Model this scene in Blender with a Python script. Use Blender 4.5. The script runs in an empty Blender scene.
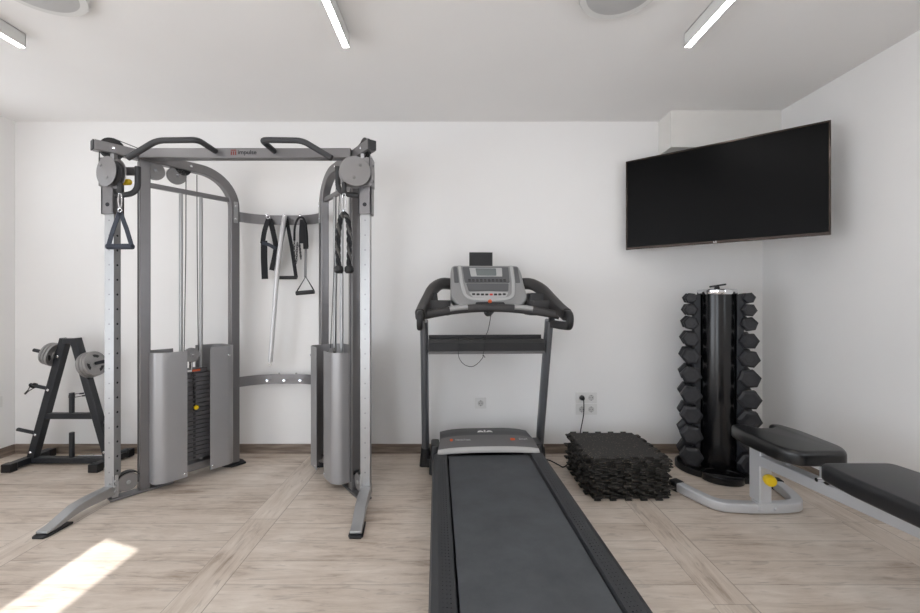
import bpy, bmesh, math, random
from mathutils import Vector, Matrix
random.seed(7)
scn = bpy.context.scene
COL = scn.collection
PI = math.pi
V = Vector

# ------------------------------------------------------------------ camera
cam_d = bpy.data.cameras.new('camera')
cam = bpy.data.objects.new('camera', cam_d)
COL.objects.link(cam)
cam.location = (0, 0, 1.17)
cam.rotation_euler = (PI/2, 0, 0)
cam_d.sensor_width = 36
cam_d.lens = 410/920*36
cam_d.shift_x = 5/920
cam_d.shift_y = -5.5/920
cam_d.clip_start = 0.02
scn.camera = cam

# ------------------------------------------------------------------ materials
def S(r, g, b):
    f = lambda c: (c/255/12.92) if c/255 <= .04045 else ((c/255+.055)/1.055)**2.4
    return (f(r), f(g), f(b), 1)

class NT:
    def __init__(s, name):
        s.m = bpy.data.materials.new(name); s.m.use_nodes = True
        s.t = s.m.node_tree; s.n = s.t.nodes; s.l = s.t.links
        s.b = s.n['Principled BSDF']
    def new(s, ty, **kw):
        n = s.n.new(ty)
        for k, v in kw.items(): setattr(n, k, v)
        return n
    def math(s, op, a, b=None, c=None):
        n = s.n.new('ShaderNodeMath'); n.operation = op
        for i, x in enumerate((a, b, c)):
            if x is None: continue
            if isinstance(x, (int, float)): n.inputs[i].default_value = x
            else: s.l.new(x, n.inputs[i])
        return n.outputs[0]

def mat(name, col, rough=.5, metal=0, bump=0, bscale=300, var=0, vscale=8, spec=.5, coat=0):
    k = NT(name)
    k.b.inputs['Base Color'].default_value = col
    k.b.inputs['Roughness'].default_value = rough
    k.b.inputs['Metallic'].default_value = metal
    k.b.inputs['Specular IOR Level'].default_value = spec
    k.b.inputs['Coat Weight'].default_value = coat
    tc = k.new('ShaderNodeTexCoord')
    nz = k.new('ShaderNodeTexNoise'); nz.inputs['Scale'].default_value = vscale
    nz.inputs['Detail'].default_value = 4
    k.l.new(tc.outputs['Object'], nz.inputs['Vector'])
    mx = k.new('ShaderNodeMix', data_type='RGBA')
    v = max(var, .03)
    mx.inputs[6].default_value = (col[0]*(1-v), col[1]*(1-v), col[2]*(1-v), 1)
    mx.inputs[7].default_value = (min(col[0]*(1+v), 1), min(col[1]*(1+v), 1), min(col[2]*(1+v), 1), 1)
    k.l.new(nz.outputs[0], mx.inputs[0]); k.l.new(mx.outputs[2], k.b.inputs['Base Color'])
    if bump:
        n2 = k.new('ShaderNodeTexNoise'); n2.inputs['Scale'].default_value = bscale
        n2.inputs['Detail'].default_value = 3
        k.l.new(tc.outputs['Object'], n2.inputs['Vector'])
        bp = k.new('ShaderNodeBump'); bp.inputs['Strength'].default_value = bump
        bp.inputs['Distance'].default_value = .002
        k.l.new(n2.outputs[0], bp.inputs['Height']); k.l.new(bp.outputs[0], k.b.inputs['Normal'])
    return k.m

def emit(name, col, st):
    k = NT(name)
    k.b.inputs['Base Color'].default_value = col
    k.b.inputs['Emission Color'].default_value = col
    k.b.inputs['Emission Strength'].default_value = st
    return k.m

WALL = S(234, 233, 232)
M = {}
M['wall'] = mat('wall_paint', WALL, .85, bump=.06, bscale=120, var=.012, vscale=1.5, spec=.2)
M['ceil'] = mat('ceiling_paint', S(236, 235, 234), .9, bump=.05, bscale=120, var=.012, vscale=1.5, spec=.2)
M['soffit'] = mat('soffit_paint', S(224, 222, 218), .85, bump=.05, bscale=120)
M['steel'] = mat('silver_powder_coat', S(124, 122, 123), .34, .6, bump=.12, bscale=900, var=.05, vscale=20)
M['steel_lt'] = mat('brushed_light_steel', S(168, 168, 168), .34, .6, bump=.1, bscale=600, var=.06, vscale=25)
M['shroud'] = mat('grey_sheet_metal', S(152, 151, 152), .36, .35, bump=.05, bscale=700, var=.03)
M['plate_grey'] = mat('grey_disc_steel', S(140, 138, 138), .38, .55, var=.05)
M['chrome'] = mat('chrome', S(225, 225, 228), .12, 1)
M['black'] = mat('black_powder_coat', S(24, 24, 26), .4, .1, bump=.1, bscale=600)
M['rack'] = mat('charcoal_powder_coat', S(40, 42, 46), .42, .2, bump=.1, bscale=500)
M['grip'] = mat('dark_rubber_grip', S(50, 50, 52), .6, bump=.3, bscale=900)
M['rubber'] = mat('black_rubber', S(24, 24, 26), .55, bump=.25, bscale=700)
M['dbell'] = mat('dumbbell_rubber', S(30, 30, 34), .5, bump=.2, bscale=500, var=.1)
M['gloss'] = mat('gloss_black', S(10, 10, 12), .2, 0)
M['screen'] = mat('tv_screen', S(8, 8, 9), .3, 0, spec=.1)
M['bezel'] = mat('tv_bezel', S(70, 62, 58), .15, .9)
M['stack'] = mat('weight_steel', S(92, 91, 94), .42, .4, bump=.1)
M['yellow'] = mat('yellow_plastic', S(232, 196, 20), .4)
M['orange'] = mat('orange_label', S(214, 92, 44), .5)
M['maroon'] = mat('dark_red_print', S(120, 44, 36), .5)
M['red'] = mat('red_button', S(205, 50, 40), .5)
M['white'] = mat('white_plastic', S(232, 231, 228), .35)
M['sock'] = mat('socket_insert_plastic', S(190, 189, 187), .4)
M['plate'] = mat('socket_plate_plastic', S(222, 221, 219), .35)
M['whitebar'] = mat('pale_chromed_bar', S(205, 205, 206), .35, .25)
M['web'] = mat('black_webbing', S(22, 23, 26), .8, bump=.5, bscale=1400)
M['webb'] = mat('navy_webbing', S(46, 51, 62), .7, bump=.5, bscale=1400)
M['greyrope'] = mat('grey_rope_yarn', S(84, 82, 80), .8, bump=.5, bscale=1400)
M['greyweb'] = mat('grey_webbing', S(120, 120, 122), .8, bump=.5, bscale=1400)
M['tm_up'] = mat('treadmill_silver_grey', S(116, 118, 123), .3, .65, var=.04)
M['tm_dark'] = mat('treadmill_charcoal', S(50, 48, 48), .48, bump=.15, bscale=900)
M['tm_black'] = mat('treadmill_black', S(26, 26, 28), .45, bump=.1, bscale=900)
M['tm_rail'] = mat('rail_plastic', S(50, 51, 54), .5, bump=.2, bscale=900)
M['tm_grey'] = mat('treadmill_smoke_grey', S(98, 96, 96), .4)
M['tm_lip'] = mat('treadmill_light_lip', S(182, 180, 177), .4, .2)
M['tm_con'] = mat('console_silver', S(150, 150, 150), .42, .35)
M['tm_con2'] = mat('console_pale_silver', S(186, 186, 186), .4, .3)
M['tm_pan'] = mat('console_dark_panel', S(88, 89, 91), .45)
M['tm_lcd'] = mat('console_lcd', S(112, 118, 118), .25)
M['vinyl'] = mat('black_vinyl', S(20, 20, 21), .3, spec=.6, bump=.1, bscale=350)
M['vinyl2'] = mat('charcoal_vinyl', S(34, 34, 36), .36, bump=.12, bscale=350)
M['bench'] = mat('bench_silver_paint', S(204, 205, 208), .4, .3, bump=.06, bscale=800)
M['hole'] = mat('hole_dark', S(30, 32, 36), .8)
M['dot'] = mat('hole_pale', S(130, 130, 132), .6)
M['lampbody'] = mat('lamp_body_white', S(215, 215, 213), .5)
M['glow'] = emit('lamp_glow', (1, .99, .98, 1), 30)
M['cloth'] = mat('speaker_grille', S(186, 186, 186), .8, bump=.3, bscale=900)
M['iron'] = mat('cast_plate_grey', S(150, 148, 147), .42, .4, bump=.15)

def base_mat():
    k = NT('baseboard_tile')
    tc = k.new('ShaderNodeTexCoord')
    mp = k.new('ShaderNodeMapping'); mp.inputs['Scale'].default_value = (3, 3, 30)
    nz = k.new('ShaderNodeTexNoise'); nz.inputs['Scale'].default_value = 1.5; nz.inputs['Detail'].default_value = 6
    cr = k.new('ShaderNodeValToRGB')
    cr.color_ramp.elements[0].position = .35; cr.color_ramp.elements[0].color = S(104, 90, 79)
    cr.color_ramp.elements[1].position = .68; cr.color_ramp.elements[1].color = S(150, 136, 124)
    k.l.new(tc.outputs['Object'], mp.inputs[0]); k.l.new(mp.outputs[0], nz.inputs['Vector'])
    k.l.new(nz.outputs[0], cr.inputs[0]); k.l.new(cr.outputs[0], k.b.inputs['Base Color'])
    k.b.inputs['Roughness'].default_value = .5
    return k.m
M['base'] = base_mat()

def floor_mat():
    """wood-look tiles: 0.9 x 0.155 m planks laid along x, divided by 0.15 m strips laid along y"""
    k = NT('wood_look_tile')
    tc = k.new('ShaderNodeTexCoord'); sp = k.new('ShaderNodeSeparateXYZ')
    k.l.new(tc.outputs['Object'], sp.inputs[0])
    x, y = sp.outputs[0], sp.outputs[1]
    m = k.math
    xs = m('DIVIDE', m('ADD', x, 1.106+10.5), 1.05)
    col = m('FLOOR', xs); fx = m('FRACT', xs)
    strip = m('LESS_THAN', fx, .147)
    ys = m('DIVIDE', m('ADD', y, 10.-1.615+.155*0), .155)
    row = m('FLOOR', ys); fy = m('FRACT', ys)
    yl = m('DIVIDE', m('ADD', m('ADD', y, 10.), m('MULTIPLY', col, .31)), .9)
    rowl = m('FLOOR', yl); fyl = m('FRACT', yl)
    # grout lines
    w = .0018
    def line(f, size):
        return m('LESS_THAN', m('MINIMUM', f, m('SUBTRACT', 1., f)), w/size)
    g_edge = m('MAXIMUM', m('LESS_THAN', m('MULTIPLY', fx, 1.05), .0025),
               m('LESS_THAN', m('ABSOLUTE', m('SUBTRACT', m('MULTIPLY', fx, 1.05), .154)), .0022))
    g_row = m('MULTIPLY', line(fy, .155), m('SUBTRACT', 1., strip))
    g_rl = m('MULTIPLY', line(fyl, .9), strip)
    grout = m('MAXIMUM', g_edge, m('MULTIPLY', m('MAXIMUM', g_row, g_rl), .8))
    # plank id
    idr = m('ADD', m('MULTIPLY', row, m('SUBTRACT', 1., strip)), m('MULTIPLY', m('ADD', rowl, 300.), strip))
    cid = k.new('ShaderNodeCombineXYZ'); k.l.new(col, cid.inputs[0]); k.l.new(idr, cid.inputs[1]); k.l.new(strip, cid.inputs[2])
    wn = k.new('ShaderNodeTexWhiteNoise', noise_dimensions='3D'); k.l.new(cid.outputs[0], wn.inputs['Vector'])
    # grain coordinate: long axis a, cross axis c
    inv = m('SUBTRACT', 1., strip)
    a = m('ADD', m('MULTIPLY', x, inv), m('MULTIPLY', y, strip))
    c = m('ADD', m('MULTIPLY', y, inv), m('MULTIPLY', x, strip))
    gv = k.new('ShaderNodeCombineXYZ')
    k.l.new(m('ADD', m('MULTIPLY', a, 1.6), m('MULTIPLY', wn.outputs['Value'], 37.)), gv.inputs[0])
    k.l.new(m('MULTIPLY', c, 11.), gv.inputs[1]); k.l.new(m('MULTIPLY', wn.outputs['Value'], 11.), gv.inputs[2])
    n1 = k.new('ShaderNodeTexNoise'); n1.inputs['Scale'].default_value = 1.9; n1.inputs['Detail'].default_value = 12
    n1.inputs['Roughness'].default_value = .74; n1.inputs['Distortion'].default_value = .6
    k.l.new(gv.outputs[0], n1.inputs['Vector'])
    n2 = k.new('ShaderNodeTexNoise'); n2.inputs['Scale'].default_value = 3.2; n2.inputs['Detail'].default_value = 5
    k.l.new(tc.outputs['Object'], n2.inputs['Vector'])
    n3 = k.new('ShaderNodeTexNoise'); n3.inputs['Scale'].default_value = 3.5; n3.inputs['Detail'].default_value = 6
    n3.inputs['Distortion'].default_value = 1.5
    k.l.new(gv.outputs[0], n3.inputs['Vector'])
    cr = k.new('ShaderNodeValToRGB'); e = cr.color_ramp.elements
    e[0].position = .30; e[0].color = S(142, 123, 106)
    e[1].position = .70; e[1].color = S(227, 217, 206)
    q = e.new(.46); q.color = S(199, 185, 171)
    f = m('ADD', m('MULTIPLY', n1.outputs[0], .62), m('MULTIPLY', n2.outputs[0], .38))
    f = m('ADD', f, m('MULTIPLY', m('SUBTRACT', wn.outputs['Value'], .5), .07))
    k.l.new(f, cr.inputs[0])
    # dark knots / worn marks
    kn = m('MULTIPLY', m('MINIMUM', m('MAXIMUM', m('MULTIPLY', m('SUBTRACT', n3.outputs[0], .58), 9.), 0.), 1.), .32)
    mx = k.new('ShaderNodeMix', data_type='RGBA'); mx.inputs[7].default_value = S(112, 98, 88)
    k.l.new(kn, mx.inputs[0]); k.l.new(cr.outputs[0], mx.inputs[6])
    mg = k.new('ShaderNodeMix', data_type='RGBA'); mg.inputs[7].default_value = S(140, 127, 115)
    k.l.new(m('MULTIPLY', grout, .75), mg.inputs[0]); k.l.new(mx.outputs[2], mg.inputs[6])
    k.l.new(mg.outputs[2], k.b.inputs['Base Color'])
    k.b.inputs['Roughness'].default_value = .42
    k.b.inputs['Specular IOR Level'].default_value = .4
    bp = k.new('ShaderNodeBump'); bp.inputs['Strength'].default_value = .25; bp.inputs['Distance'].default_value = .0012
    k.l.new(m('SUBTRACT', m('MULTIPLY', n1.outputs[0], .5), grout), bp.inputs['Height'])
    k.l.new(bp.outputs[0], k.b.inputs['Normal'])
    return k.m
M['floor'] = floor_mat()

def mat_rubber():
    k = NT('speckled_rubber')
    tc = k.new('ShaderNodeTexCoord')
    vo = k.new('ShaderNodeTexVoronoi'); vo.inputs['Scale'].default_value = 110
    k.l.new(tc.outputs['Object'], vo.inputs['Vector'])
    wn = k.new('ShaderNodeTexWhiteNoise', noise_dimensions='3D'); k.l.new(vo.outputs['Position'], wn.inputs['Vector'])
    fl = k.math('MULTIPLY', k.math('GREATER_THAN', wn.outputs['Value'], .86), k.math('LESS_THAN', vo.outputs['Distance'], .35))
    mx = k.new('ShaderNodeMix', data_type='RGBA')
    mx.inputs[6].default_value = S(41, 38, 35); mx.inputs[7].default_value = S(118, 106, 92)
    k.l.new(fl, mx.inputs[0]); k.l.new(mx.outputs[2], k.b.inputs['Base Color'])
    k.b.inputs['Roughness'].default_value = .75
    nz = k.new('ShaderNodeTexNoise'); nz.inputs['Scale'].default_value = 350; k.l.new(tc.outputs['Object'], nz.inputs['Vector'])
    bp = k.new('ShaderNodeBump'); bp.inputs['Strength'].default_value = .6; bp.inputs['Distance'].default_value = .003
    k.l.new(nz.outputs[0], bp.inputs['Height']); k.l.new(bp.outputs[0], k.b.inputs['Normal'])
    return k.m
M['mats'] = mat_rubber()

def belt_mat():
    k = NT('running_belt')
    tc = k.new('ShaderNodeTexCoord')
    nz = k.new('ShaderNodeTexNoise'); nz.inputs['Scale'].default_value = 5; nz.inputs['Detail'].default_value = 8
    nz.inputs['Roughness'].default_value = .7
    k.l.new(tc.outputs['Object'], nz.inputs['Vector'])
    cr = k.new('ShaderNodeValToRGB'); e = cr.color_ramp.elements
    e[0].position = .3; e[0].color = S(62, 64, 67); e[1].position = .75; e[1].color = S(80, 83, 87)
    k.l.new(nz.outputs[0], cr.inputs[0]); k.l.new(cr.outputs[0], k.b.inputs['Base Color'])
    k.b.inputs['Roughness'].default_value = .6
    vo = k.new('ShaderNodeTexVoronoi'); vo.inputs['Scale'].default_value = 400
    k.l.new(tc.outputs['Object'], vo.inputs['Vector'])
    bp = k.new('ShaderNodeBump'); bp.inputs['Strength'].default_value = .3; bp.inputs['Distance'].default_value = .001
    k.l.new(vo.outputs['Distance'], bp.inputs['Height']); k.l.new(bp.outputs[0], k.b.inputs['Normal'])
    return k.m
M['belt'] = belt_mat()

# ------------------------------------------------------------------ object helpers
W = {}   # world matrices of the empties
def thing(name, label, cat, loc=(0, 0, 0), rz=0, group=None):
    o = bpy.data.objects.new(name, None); COL.objects.link(o)
    o.empty_display_size = .1
    o.location = loc; o.rotation_euler = (0, 0, rz)
    W[o.name] = Matrix.Translation(loc) @ Matrix.Rotation(rz, 4, 'Z')
    o['label'] = label; o['category'] = cat
    if group: o['group'] = group
    return o

def ident(a, b, c): return V((a, b, c))

class MB:
    """collects shapes into one mesh; fn maps (a,b,c) to a point"""
    def __init__(s, fn=ident): s.bm = bmesh.new(); s.fn = fn; s.mi = 0; s.mark = set()
    def _f(s, vs):
        try:
            f = s.bm.faces.new(vs); f.material_index = s.mi; return f
        except ValueError: return None
    def prism(s, poly, c0, c1, fn=None, top=None):
        fn = fn or s.fn; top = top or poly
        a = [s.bm.verts.new(fn(p[0], p[1], c0)) for p in poly]
        b = [s.bm.verts.new(fn(p[0], p[1], c1)) for p in top]
        n = len(poly)
        s._f(a[::-1]); s._f(b)
        for i in range(n): s._f([a[i], a[(i+1) % n], b[(i+1) % n], b[i]])
        return s
    def box(s, a0, a1, b0, b1, c0, c1, fn=None):
        return s.prism([(a0, b0), (a1, b0), (a1, b1), (a0, b1)], c0, c1, fn)
    def ribbon(s, pts, half, d0, d1, fn):
        """2D centreline with half thickness, extruded d0..d1; fn(a, b, depth)"""
        n = len(pts); L = []; R = []
        hs = half if isinstance(half, (list, tuple)) else [half]*n
        for i, p in enumerate(pts):
            p = V(p)
            d = (V(pts[min(i+1, n-1)]) - V(pts[max(i-1, 0)])).normalized()
            nn = V((-d.y, d.x)); k = 1
            if 0 < i < n-1:
                d1_ = (p-V(pts[i-1])).normalized(); k = 1/max(.5, d.dot(d1_))
            L.append(p+nn*hs[i]*k); R.append(p-nn*hs[i]*k)
        vs = []
        for i in range(n):
            vs.append([s.bm.verts.new(fn(q[0], q[1], dd)) for q, dd in ((L[i], d0), (R[i], d0), (R[i], d1), (L[i], d1))])
        for i in range(n-1):
            for j in range(4): s._f([vs[i][j], vs[i+1][j], vs[i+1][(j+1) % 4], vs[i][(j+1) % 4]])
        s._f(vs[0][::-1]); s._f(vs[-1])
        return s
    def sweep(s, pts, prof, up=(0, 0, 1), closed=False, caps=True):
        """profile [(side, up)] along 3D points"""
        pts = [V(p) for p in pts]; n = len(pts); up = V(up); rings = []
        for i, p in enumerate(pts):
            a = pts[i-1] if (i > 0 or closed) else p
            b = pts[(i+1) % n] if (i < n-1 or closed) else p
            t = (b-a)
            t = t.normalized()
            k = 1.
            if (0 < i < n-1) or closed:
                t1 = (p-pts[i-1]).normalized(); k = 1/max(.6, t.dot(t1))
            sd = t.cross(up)
            if sd.length < 1e-3: sd = t.cross(V((0, 1, 0)))
            sd.normalize(); u2 = sd.cross(t).normalized()
            pr = prof(i/(n-1) if n > 1 else 0) if callable(prof) else prof
            rings.append([s.bm.verts.new(p+sd*q[0]*(k if abs(up.dot(t)) < .99 else 1)+u2*q[1]*k if False else p+sd*q[0]+u2*q[1]) for q in pr])
        m = len(rings[0])
        rng = range(n if closed else n-1)
        for i in rng:
            A, B = rings[i], rings[(i+1) % n]
            for j in range(m): s._f([A[j], A[(j+1) % m], B[(j+1) % m], B[j]])
        if caps and not closed: s._f(rings[0][::-1]); s._f(rings[-1])
        return s
    def tube(s, pts, r, seg=10, closed=False, up=None):
        """round tube with parallel-transported frame"""
        pts = [V(p) for p in pts]; n = len(pts)
        def tan(i):
            a = pts[i-1] if (i > 0 or closed) else pts[i]
            b = pts[(i+1) % n] if (i < n-1 or closed) else pts[i]
            return (b-a).normalized()
        t = tan(0); u = t.orthogonal().normalized(); rings = []
        for i in range(n):
            t2 = tan(i); u = (u - t2*u.dot(t2))
            if u.length < 1e-6: u = t2.orthogonal()
            u.normalize(); w = t2.cross(u)
            rr = r(i/(n-1)) if callable(r) else r
            rings.append([s.bm.verts.new(pts[i]+(u*math.cos(2*PI*j/seg)+w*math.sin(2*PI*j/seg))*rr) for j in range(seg)])
        for i in range(n if closed else n-1):
            A, B = rings[i], rings[(i+1) % n]
            off = 0
            if closed and i == n-1:
                off = min(range(seg), key=lambda o: (A[0].co-B[o].co).length)
            for j in range(seg): s._f([A[j], A[(j+1) % seg], B[(j+1+off) % seg], B[(j+off) % seg]])
        if not closed: s._f(rings[0][::-1]); s._f(rings[-1])
        return s
    def cyl(s, p0, p1, r, seg=20, r2=None):
        p0, p1 = V(p0), V(p1); r2 = r if r2 is None else r2
        return s.tube([p0, p1], (lambda k: r+(r2-r)*k), seg)
    def lathe(s, prof, p0, axis, seg=24):
        """profile [(r, h)] about an axis from p0"""
        p0 = V(p0); ax = V(axis).normalized(); u = ax.orthogonal().normalized(); w = ax.cross(u); rings = []
        for r, h in prof:
            c = p0+ax*h
            if r < 1e-6: rings.append([s.bm.verts.new(c)])
            else: rings.append([s.bm.verts.new(c+(u*math.cos(2*PI*j/seg)+w*math.sin(2*PI*j/seg))*r) for j in range(seg)])
        for A, B in zip(rings, rings[1:]):
            for j in range(seg):
                if len(A) == 1 and len(B) == 1: continue
                if len(A) == 1: s._f([A[0], B[(j+1) % seg], B[j]])
                elif len(B) == 1: s._f([A[j], A[(j+1) % seg], B[0]])
                else: s._f([A[j], A[(j+1) % seg], B[(j+1) % seg], B[j]])
        if len(rings[0]) > 1: s._f(rings[0][::-1])
        if len(rings[-1]) > 1: s._f(rings[-1])
        return s
    def sphere(s, c, r, seg=14, sq=(1, 1, 1)):
        c = V(c); rings = []; h = seg//2
        for i in range(h+1):
            a = -PI/2+PI*i/h
            if i in (0, h): rings.append([s.bm.verts.new(c+V((0, 0, math.sin(a)*r*sq[2])))])
            else: rings.append([s.bm.verts.new(c+V((math.cos(a)*math.cos(2*PI*j/seg)*r*sq[0], math.cos(a)*math.sin(2*PI*j/seg)*r*sq[1], math.sin(a)*r*sq[2]))) for j in range(seg)])
        for A, B in zip(rings, rings[1:]):
            for j in range(seg):
                if len(A) == 1: s._f([A[0], B[(j+1) % seg], B[j]])
                elif len(B) == 1: s._f([A[j], A[(j+1) % seg], B[0]])
                else: s._f([A[j], A[(j+1) % seg], B[(j+1) % seg], B[j]])
        return s
    def bolt(s, p, ax, r=.008, h=.006): return s.lathe([(r, 0), (r, h*.6), (r*.6, h)], p, ax, 8)
    def build(s, name, mats, parent=None, bevel=0, smooth=35, local=None, seg=2):
        bm = s.bm
        if local is not None: bm.transform(local)
        if parent is not None: bm.transform(W[parent.name].inverted())
        bmesh.ops.recalc_face_normals(bm, faces=bm.faces[:])
        me = bpy.data.meshes.new(name); bm.to_mesh(me); bm.free()
        if not isinstance(mats, (list, tuple)): mats = [mats]
        for m in mats: me.materials.append(M[m])
        o = bpy.data.objects.new(name, me); COL.objects.link(o)
        if parent is not None:
            o.parent = parent; W[o.name] = W[parent.name]
        else: W[o.name] = Matrix()
        if smooth:
            me.shade_smooth(); me.set_sharp_from_angle(angle=math.radians(smooth))
        if bevel:
            b = o.modifiers.new('bevel', 'BEVEL'); b.width = bevel; b.segments = seg
            b.limit_method = 'ANGLE'; b.angle_limit = math.radians(40); b.harden_normals = False
        return o

def recentre(o):
    """put a top-level mesh's origin at its base centre"""
    xs = [v.co for v in o.data.vertices]
    c = V(((min(v.x for v in xs)+max(v.x for v in xs))/2, (min(v.y for v in xs)+max(v.y for v in xs))/2, min(v.z for v in xs)))
    o.data.transform(Matrix.Translation(-c)); o.location = c
    W[o.name] = Matrix.Translation(c)
    return o
def tag(o, label, cat, group=None):
    o['label'] = label; o['category'] = cat
    if group: o['group'] = group
    return recentre(o)
def struct(o): o['kind'] = 'structure'; return o

def fillet(pts, r, n=6):
    pts = [V(p) for p in pts]; out = [pts[0]]
    for i in range(1, len(pts)-1):
        a, b, c = pts[i-1], pts[i], pts[i+1]
        d = min(r, (a-b).length*.48, (c-b).length*.48)
        p, q = b+(a-b).normalized()*d, b+(c-b).normalized()*d
        for k in range(n+1):
            t = k/n; out.append(p*(1-t)**2+b*2*t*(1-t)+q*t*t)
    out.append(pts[-1]); return out
def spline(pts, n=8):
    pts = [V(p) for p in pts]; out = []
    P = [pts[0]*2-pts[1]]+pts+[pts[-1]*2-pts[-2]]
    for i in range(1, len(P)-2):
        a, b, c, d = P[i-1:i+3]
        for k in range(n):
            t = k/n
            out.append(.5*((2*b)+(c-a)*t+(2*a-5*b+4*c-d)*t*t+(3*b-a-3*c+d)*t**3))
    out.append(pts[-1]); return out
def rrect(w, h, r, n=4, cx=0, cy=0):
    out = []
    for (sx, sy, a0) in ((1, 1, 0), (-1, 1, 90), (-1, -1, 180), (1, -1, 270)):
        for k in range(n+1):
            a = math.radians(a0+90*k/n)
            out.append((cx+sx*(w/2-r)+r*math.cos(a), cy+sy*(h/2-r)+r*math.sin(a)))
    return out

def lettering(name, s, size, mtx, m, parent, depth=.0006, bold=0):
    cu = bpy.data.curves.new(name, 'FONT'); cu.body = s; cu.size = size; cu.extrude = depth
    cu.align_x = 'CENTER'; cu.align_y = 'CENTER'; cu.offset = bold
    tmp = bpy.data.objects.new('tmp_text', cu); COL.objects.link(tmp)
    bpy.context.view_layer.update()
    me = bpy.data.meshes.new_from_object(tmp.evaluated_get(bpy.context.evaluated_depsgraph_get()))
    bpy.data.objects.remove(tmp); bpy.data.curves.remove(cu)
    me.name = name
    me.transform(W[parent.name].inverted() @ mtx)
    me.materials.clear(); me.materials.append(M[m])
    o = bpy.data.objects.new(name, me); COL.objects.link(o); o.parent = parent
    W[o.name] = W[parent.name]
    return o
def frame(o, x, y):
    """matrix whose local x,y,z are x, y, x cross y, at o"""
    x = V(x).normalized(); y = V(y).normalized(); z = x.cross(y)
    m = Matrix.Identity(4)
    for i in range(3): m[i][0] = x[i]; m[i][1] = y[i]; m[i][2] = z[i]; m[i][3] = V(o)[i]
    return m

# ------------------------------------------------------------------ the room
XL, XR, YB, YR, H = -3.385, 2.365, 3.154, -2.2, 2.55
T = .12
def walls_with_holes(name, axis, pos, outward, a0, a1, holes, m='wall'):
    """wall slab with rectangular openings, built of one mesh"""
    mb = MB()
    As = sorted({a0, a1} | {h[0] for h in holes} | {h[1] for h in holes})
    Zs = sorted({0, H} | {h[2] for h in holes} | {h[3] for h in holes})
    for i in range(len(As)-1):
        for j in range(len(Zs)-1):
            ca, cz = (As[i]+As[i+1])/2, (Zs[j]+Zs[j+1])/2
            if any(h[0] < ca < h[1] and h[2] < cz < h[3] for h in holes): continue
            p0, p1 = sorted((pos, pos+outward*T))
            if axis == 'x': mb.box(p0, p1, As[i], As[i+1], Zs[j], Zs[j+1])
            else: mb.box(As[i], As[i+1], p0, p1, Zs[j], Zs[j+1])
    return struct(mb.build(name, m, smooth=0))
struct(MB().box(XL-T, XR+T, YR-T, YB+T, -.1, 0).build('floor', 'floor', smooth=0))
struct(MB().box(XL-T, XR+T, YR-T, YB+T, H, H+.1).build('ceiling', 'ceil', smooth=0))
walls_with_holes('wall_back', 'y', YB, 1, XL-T, XR+T, [])
ADDED_EWIN = (-1.0, .7, .9, 2.1)  # added window out of view, brightens the right floor and ceiling
walls_with_holes('wall_right', 'x', XR, 1, YR, YB, [ADDED_EWIN])
SLIT = (2.12, 2.717, 1.788, 2.164)  # unseen opening, shaped so the sun makes its patch on the floor
ADDED_LWIN = (-2.0, .75, .1, 2.0)  # added window out of view, sends light across to the right wall
walls_with_holes('wall_left', 'x', XL, -1, YR, YB, [SLIT, ADDED_LWIN])
ADDED_RWIN = (-2.2, -.6, .05, 2.0)  # added window behind the camera, lets diffuse daylight in
walls_with_holes('wall_rear', 'y', YR, -1, XL-T, XR+T, [ADDED_RWIN])
# soffit box in the back right corner under the ceiling
struct(MB().box(1.565, XR, 2.97, YB, 2.285, H).build('wall_soffit', 'soffit', smooth=0))
def added_winframe(name, mb): return struct(mb.build(name, 'white', smooth=0))  # frames of the added windows, all out of view
mb = MB()
for a in (ADDED_RWIN[0]+.02, ADDED_RWIN[0]+.95, ADDED_RWIN[1]-.02): mb.box(a-.025, a+.025, YR-.08, YR-.03, ADDED_RWIN[2], ADDED_RWIN[3])
for z in (ADDED_RWIN[2]+.02, ADDED_RWIN[3]-.02): mb.box(ADDED_RWIN[0], ADDED_RWIN[1], YR-.08, YR-.03, z-.02, z+.02)
added_winframe('added_window_1', mb)
mb = MB()
for a in (ADDED_LWIN[0]+.02, (ADDED_LWIN[0]+ADDED_LWIN[1])/2, ADDED_LWIN[1]-.02): mb.box(XL-.08, XL-.03, a-.025, a+.025, ADDED_LWIN[2], ADDED_LWIN[3])
for z in (ADDED_LWIN[2]+.02, ADDED_LWIN[3]-.02): mb.box(XL-.08, XL-.03, ADDED_LWIN[0], ADDED_LWIN[1], z-.02, z+.02)
added_winframe('added_window_2', mb)
mb = MB()
for a in (ADDED_EWIN[0]+.02, (ADDED_EWIN[0]+ADDED_EWIN[1])/2, ADDED_EWIN[1]-.02): mb.box(XR+.03, XR+.08, a-.025, a+.025, ADDED_EWIN[2], ADDED_EWIN[3])
for z in (ADDED_EWIN[2]+.02, ADDED_EWIN[3]-.02): mb.box(XR+.03, XR+.08, ADDED_EWIN[0], ADDED_EWIN[1], z-.02, z+.02)
added_winframe('added_window_3', mb)
BB = .072
struct(MB().box(XL+.01, XR-.01, YB-.012, YB, 0, BB).build('baseboard_back', 'base', bevel=.001))
struct(MB().box(XL, XL+.012, YR, YB-.012, 0, BB).build('baseboard_left', 'base', bevel=.001))
struct(MB().box(XR-.012, XR, YR, YB-.012, 0, BB).build('baseboard_right', 'base', bevel=.001))

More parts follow.
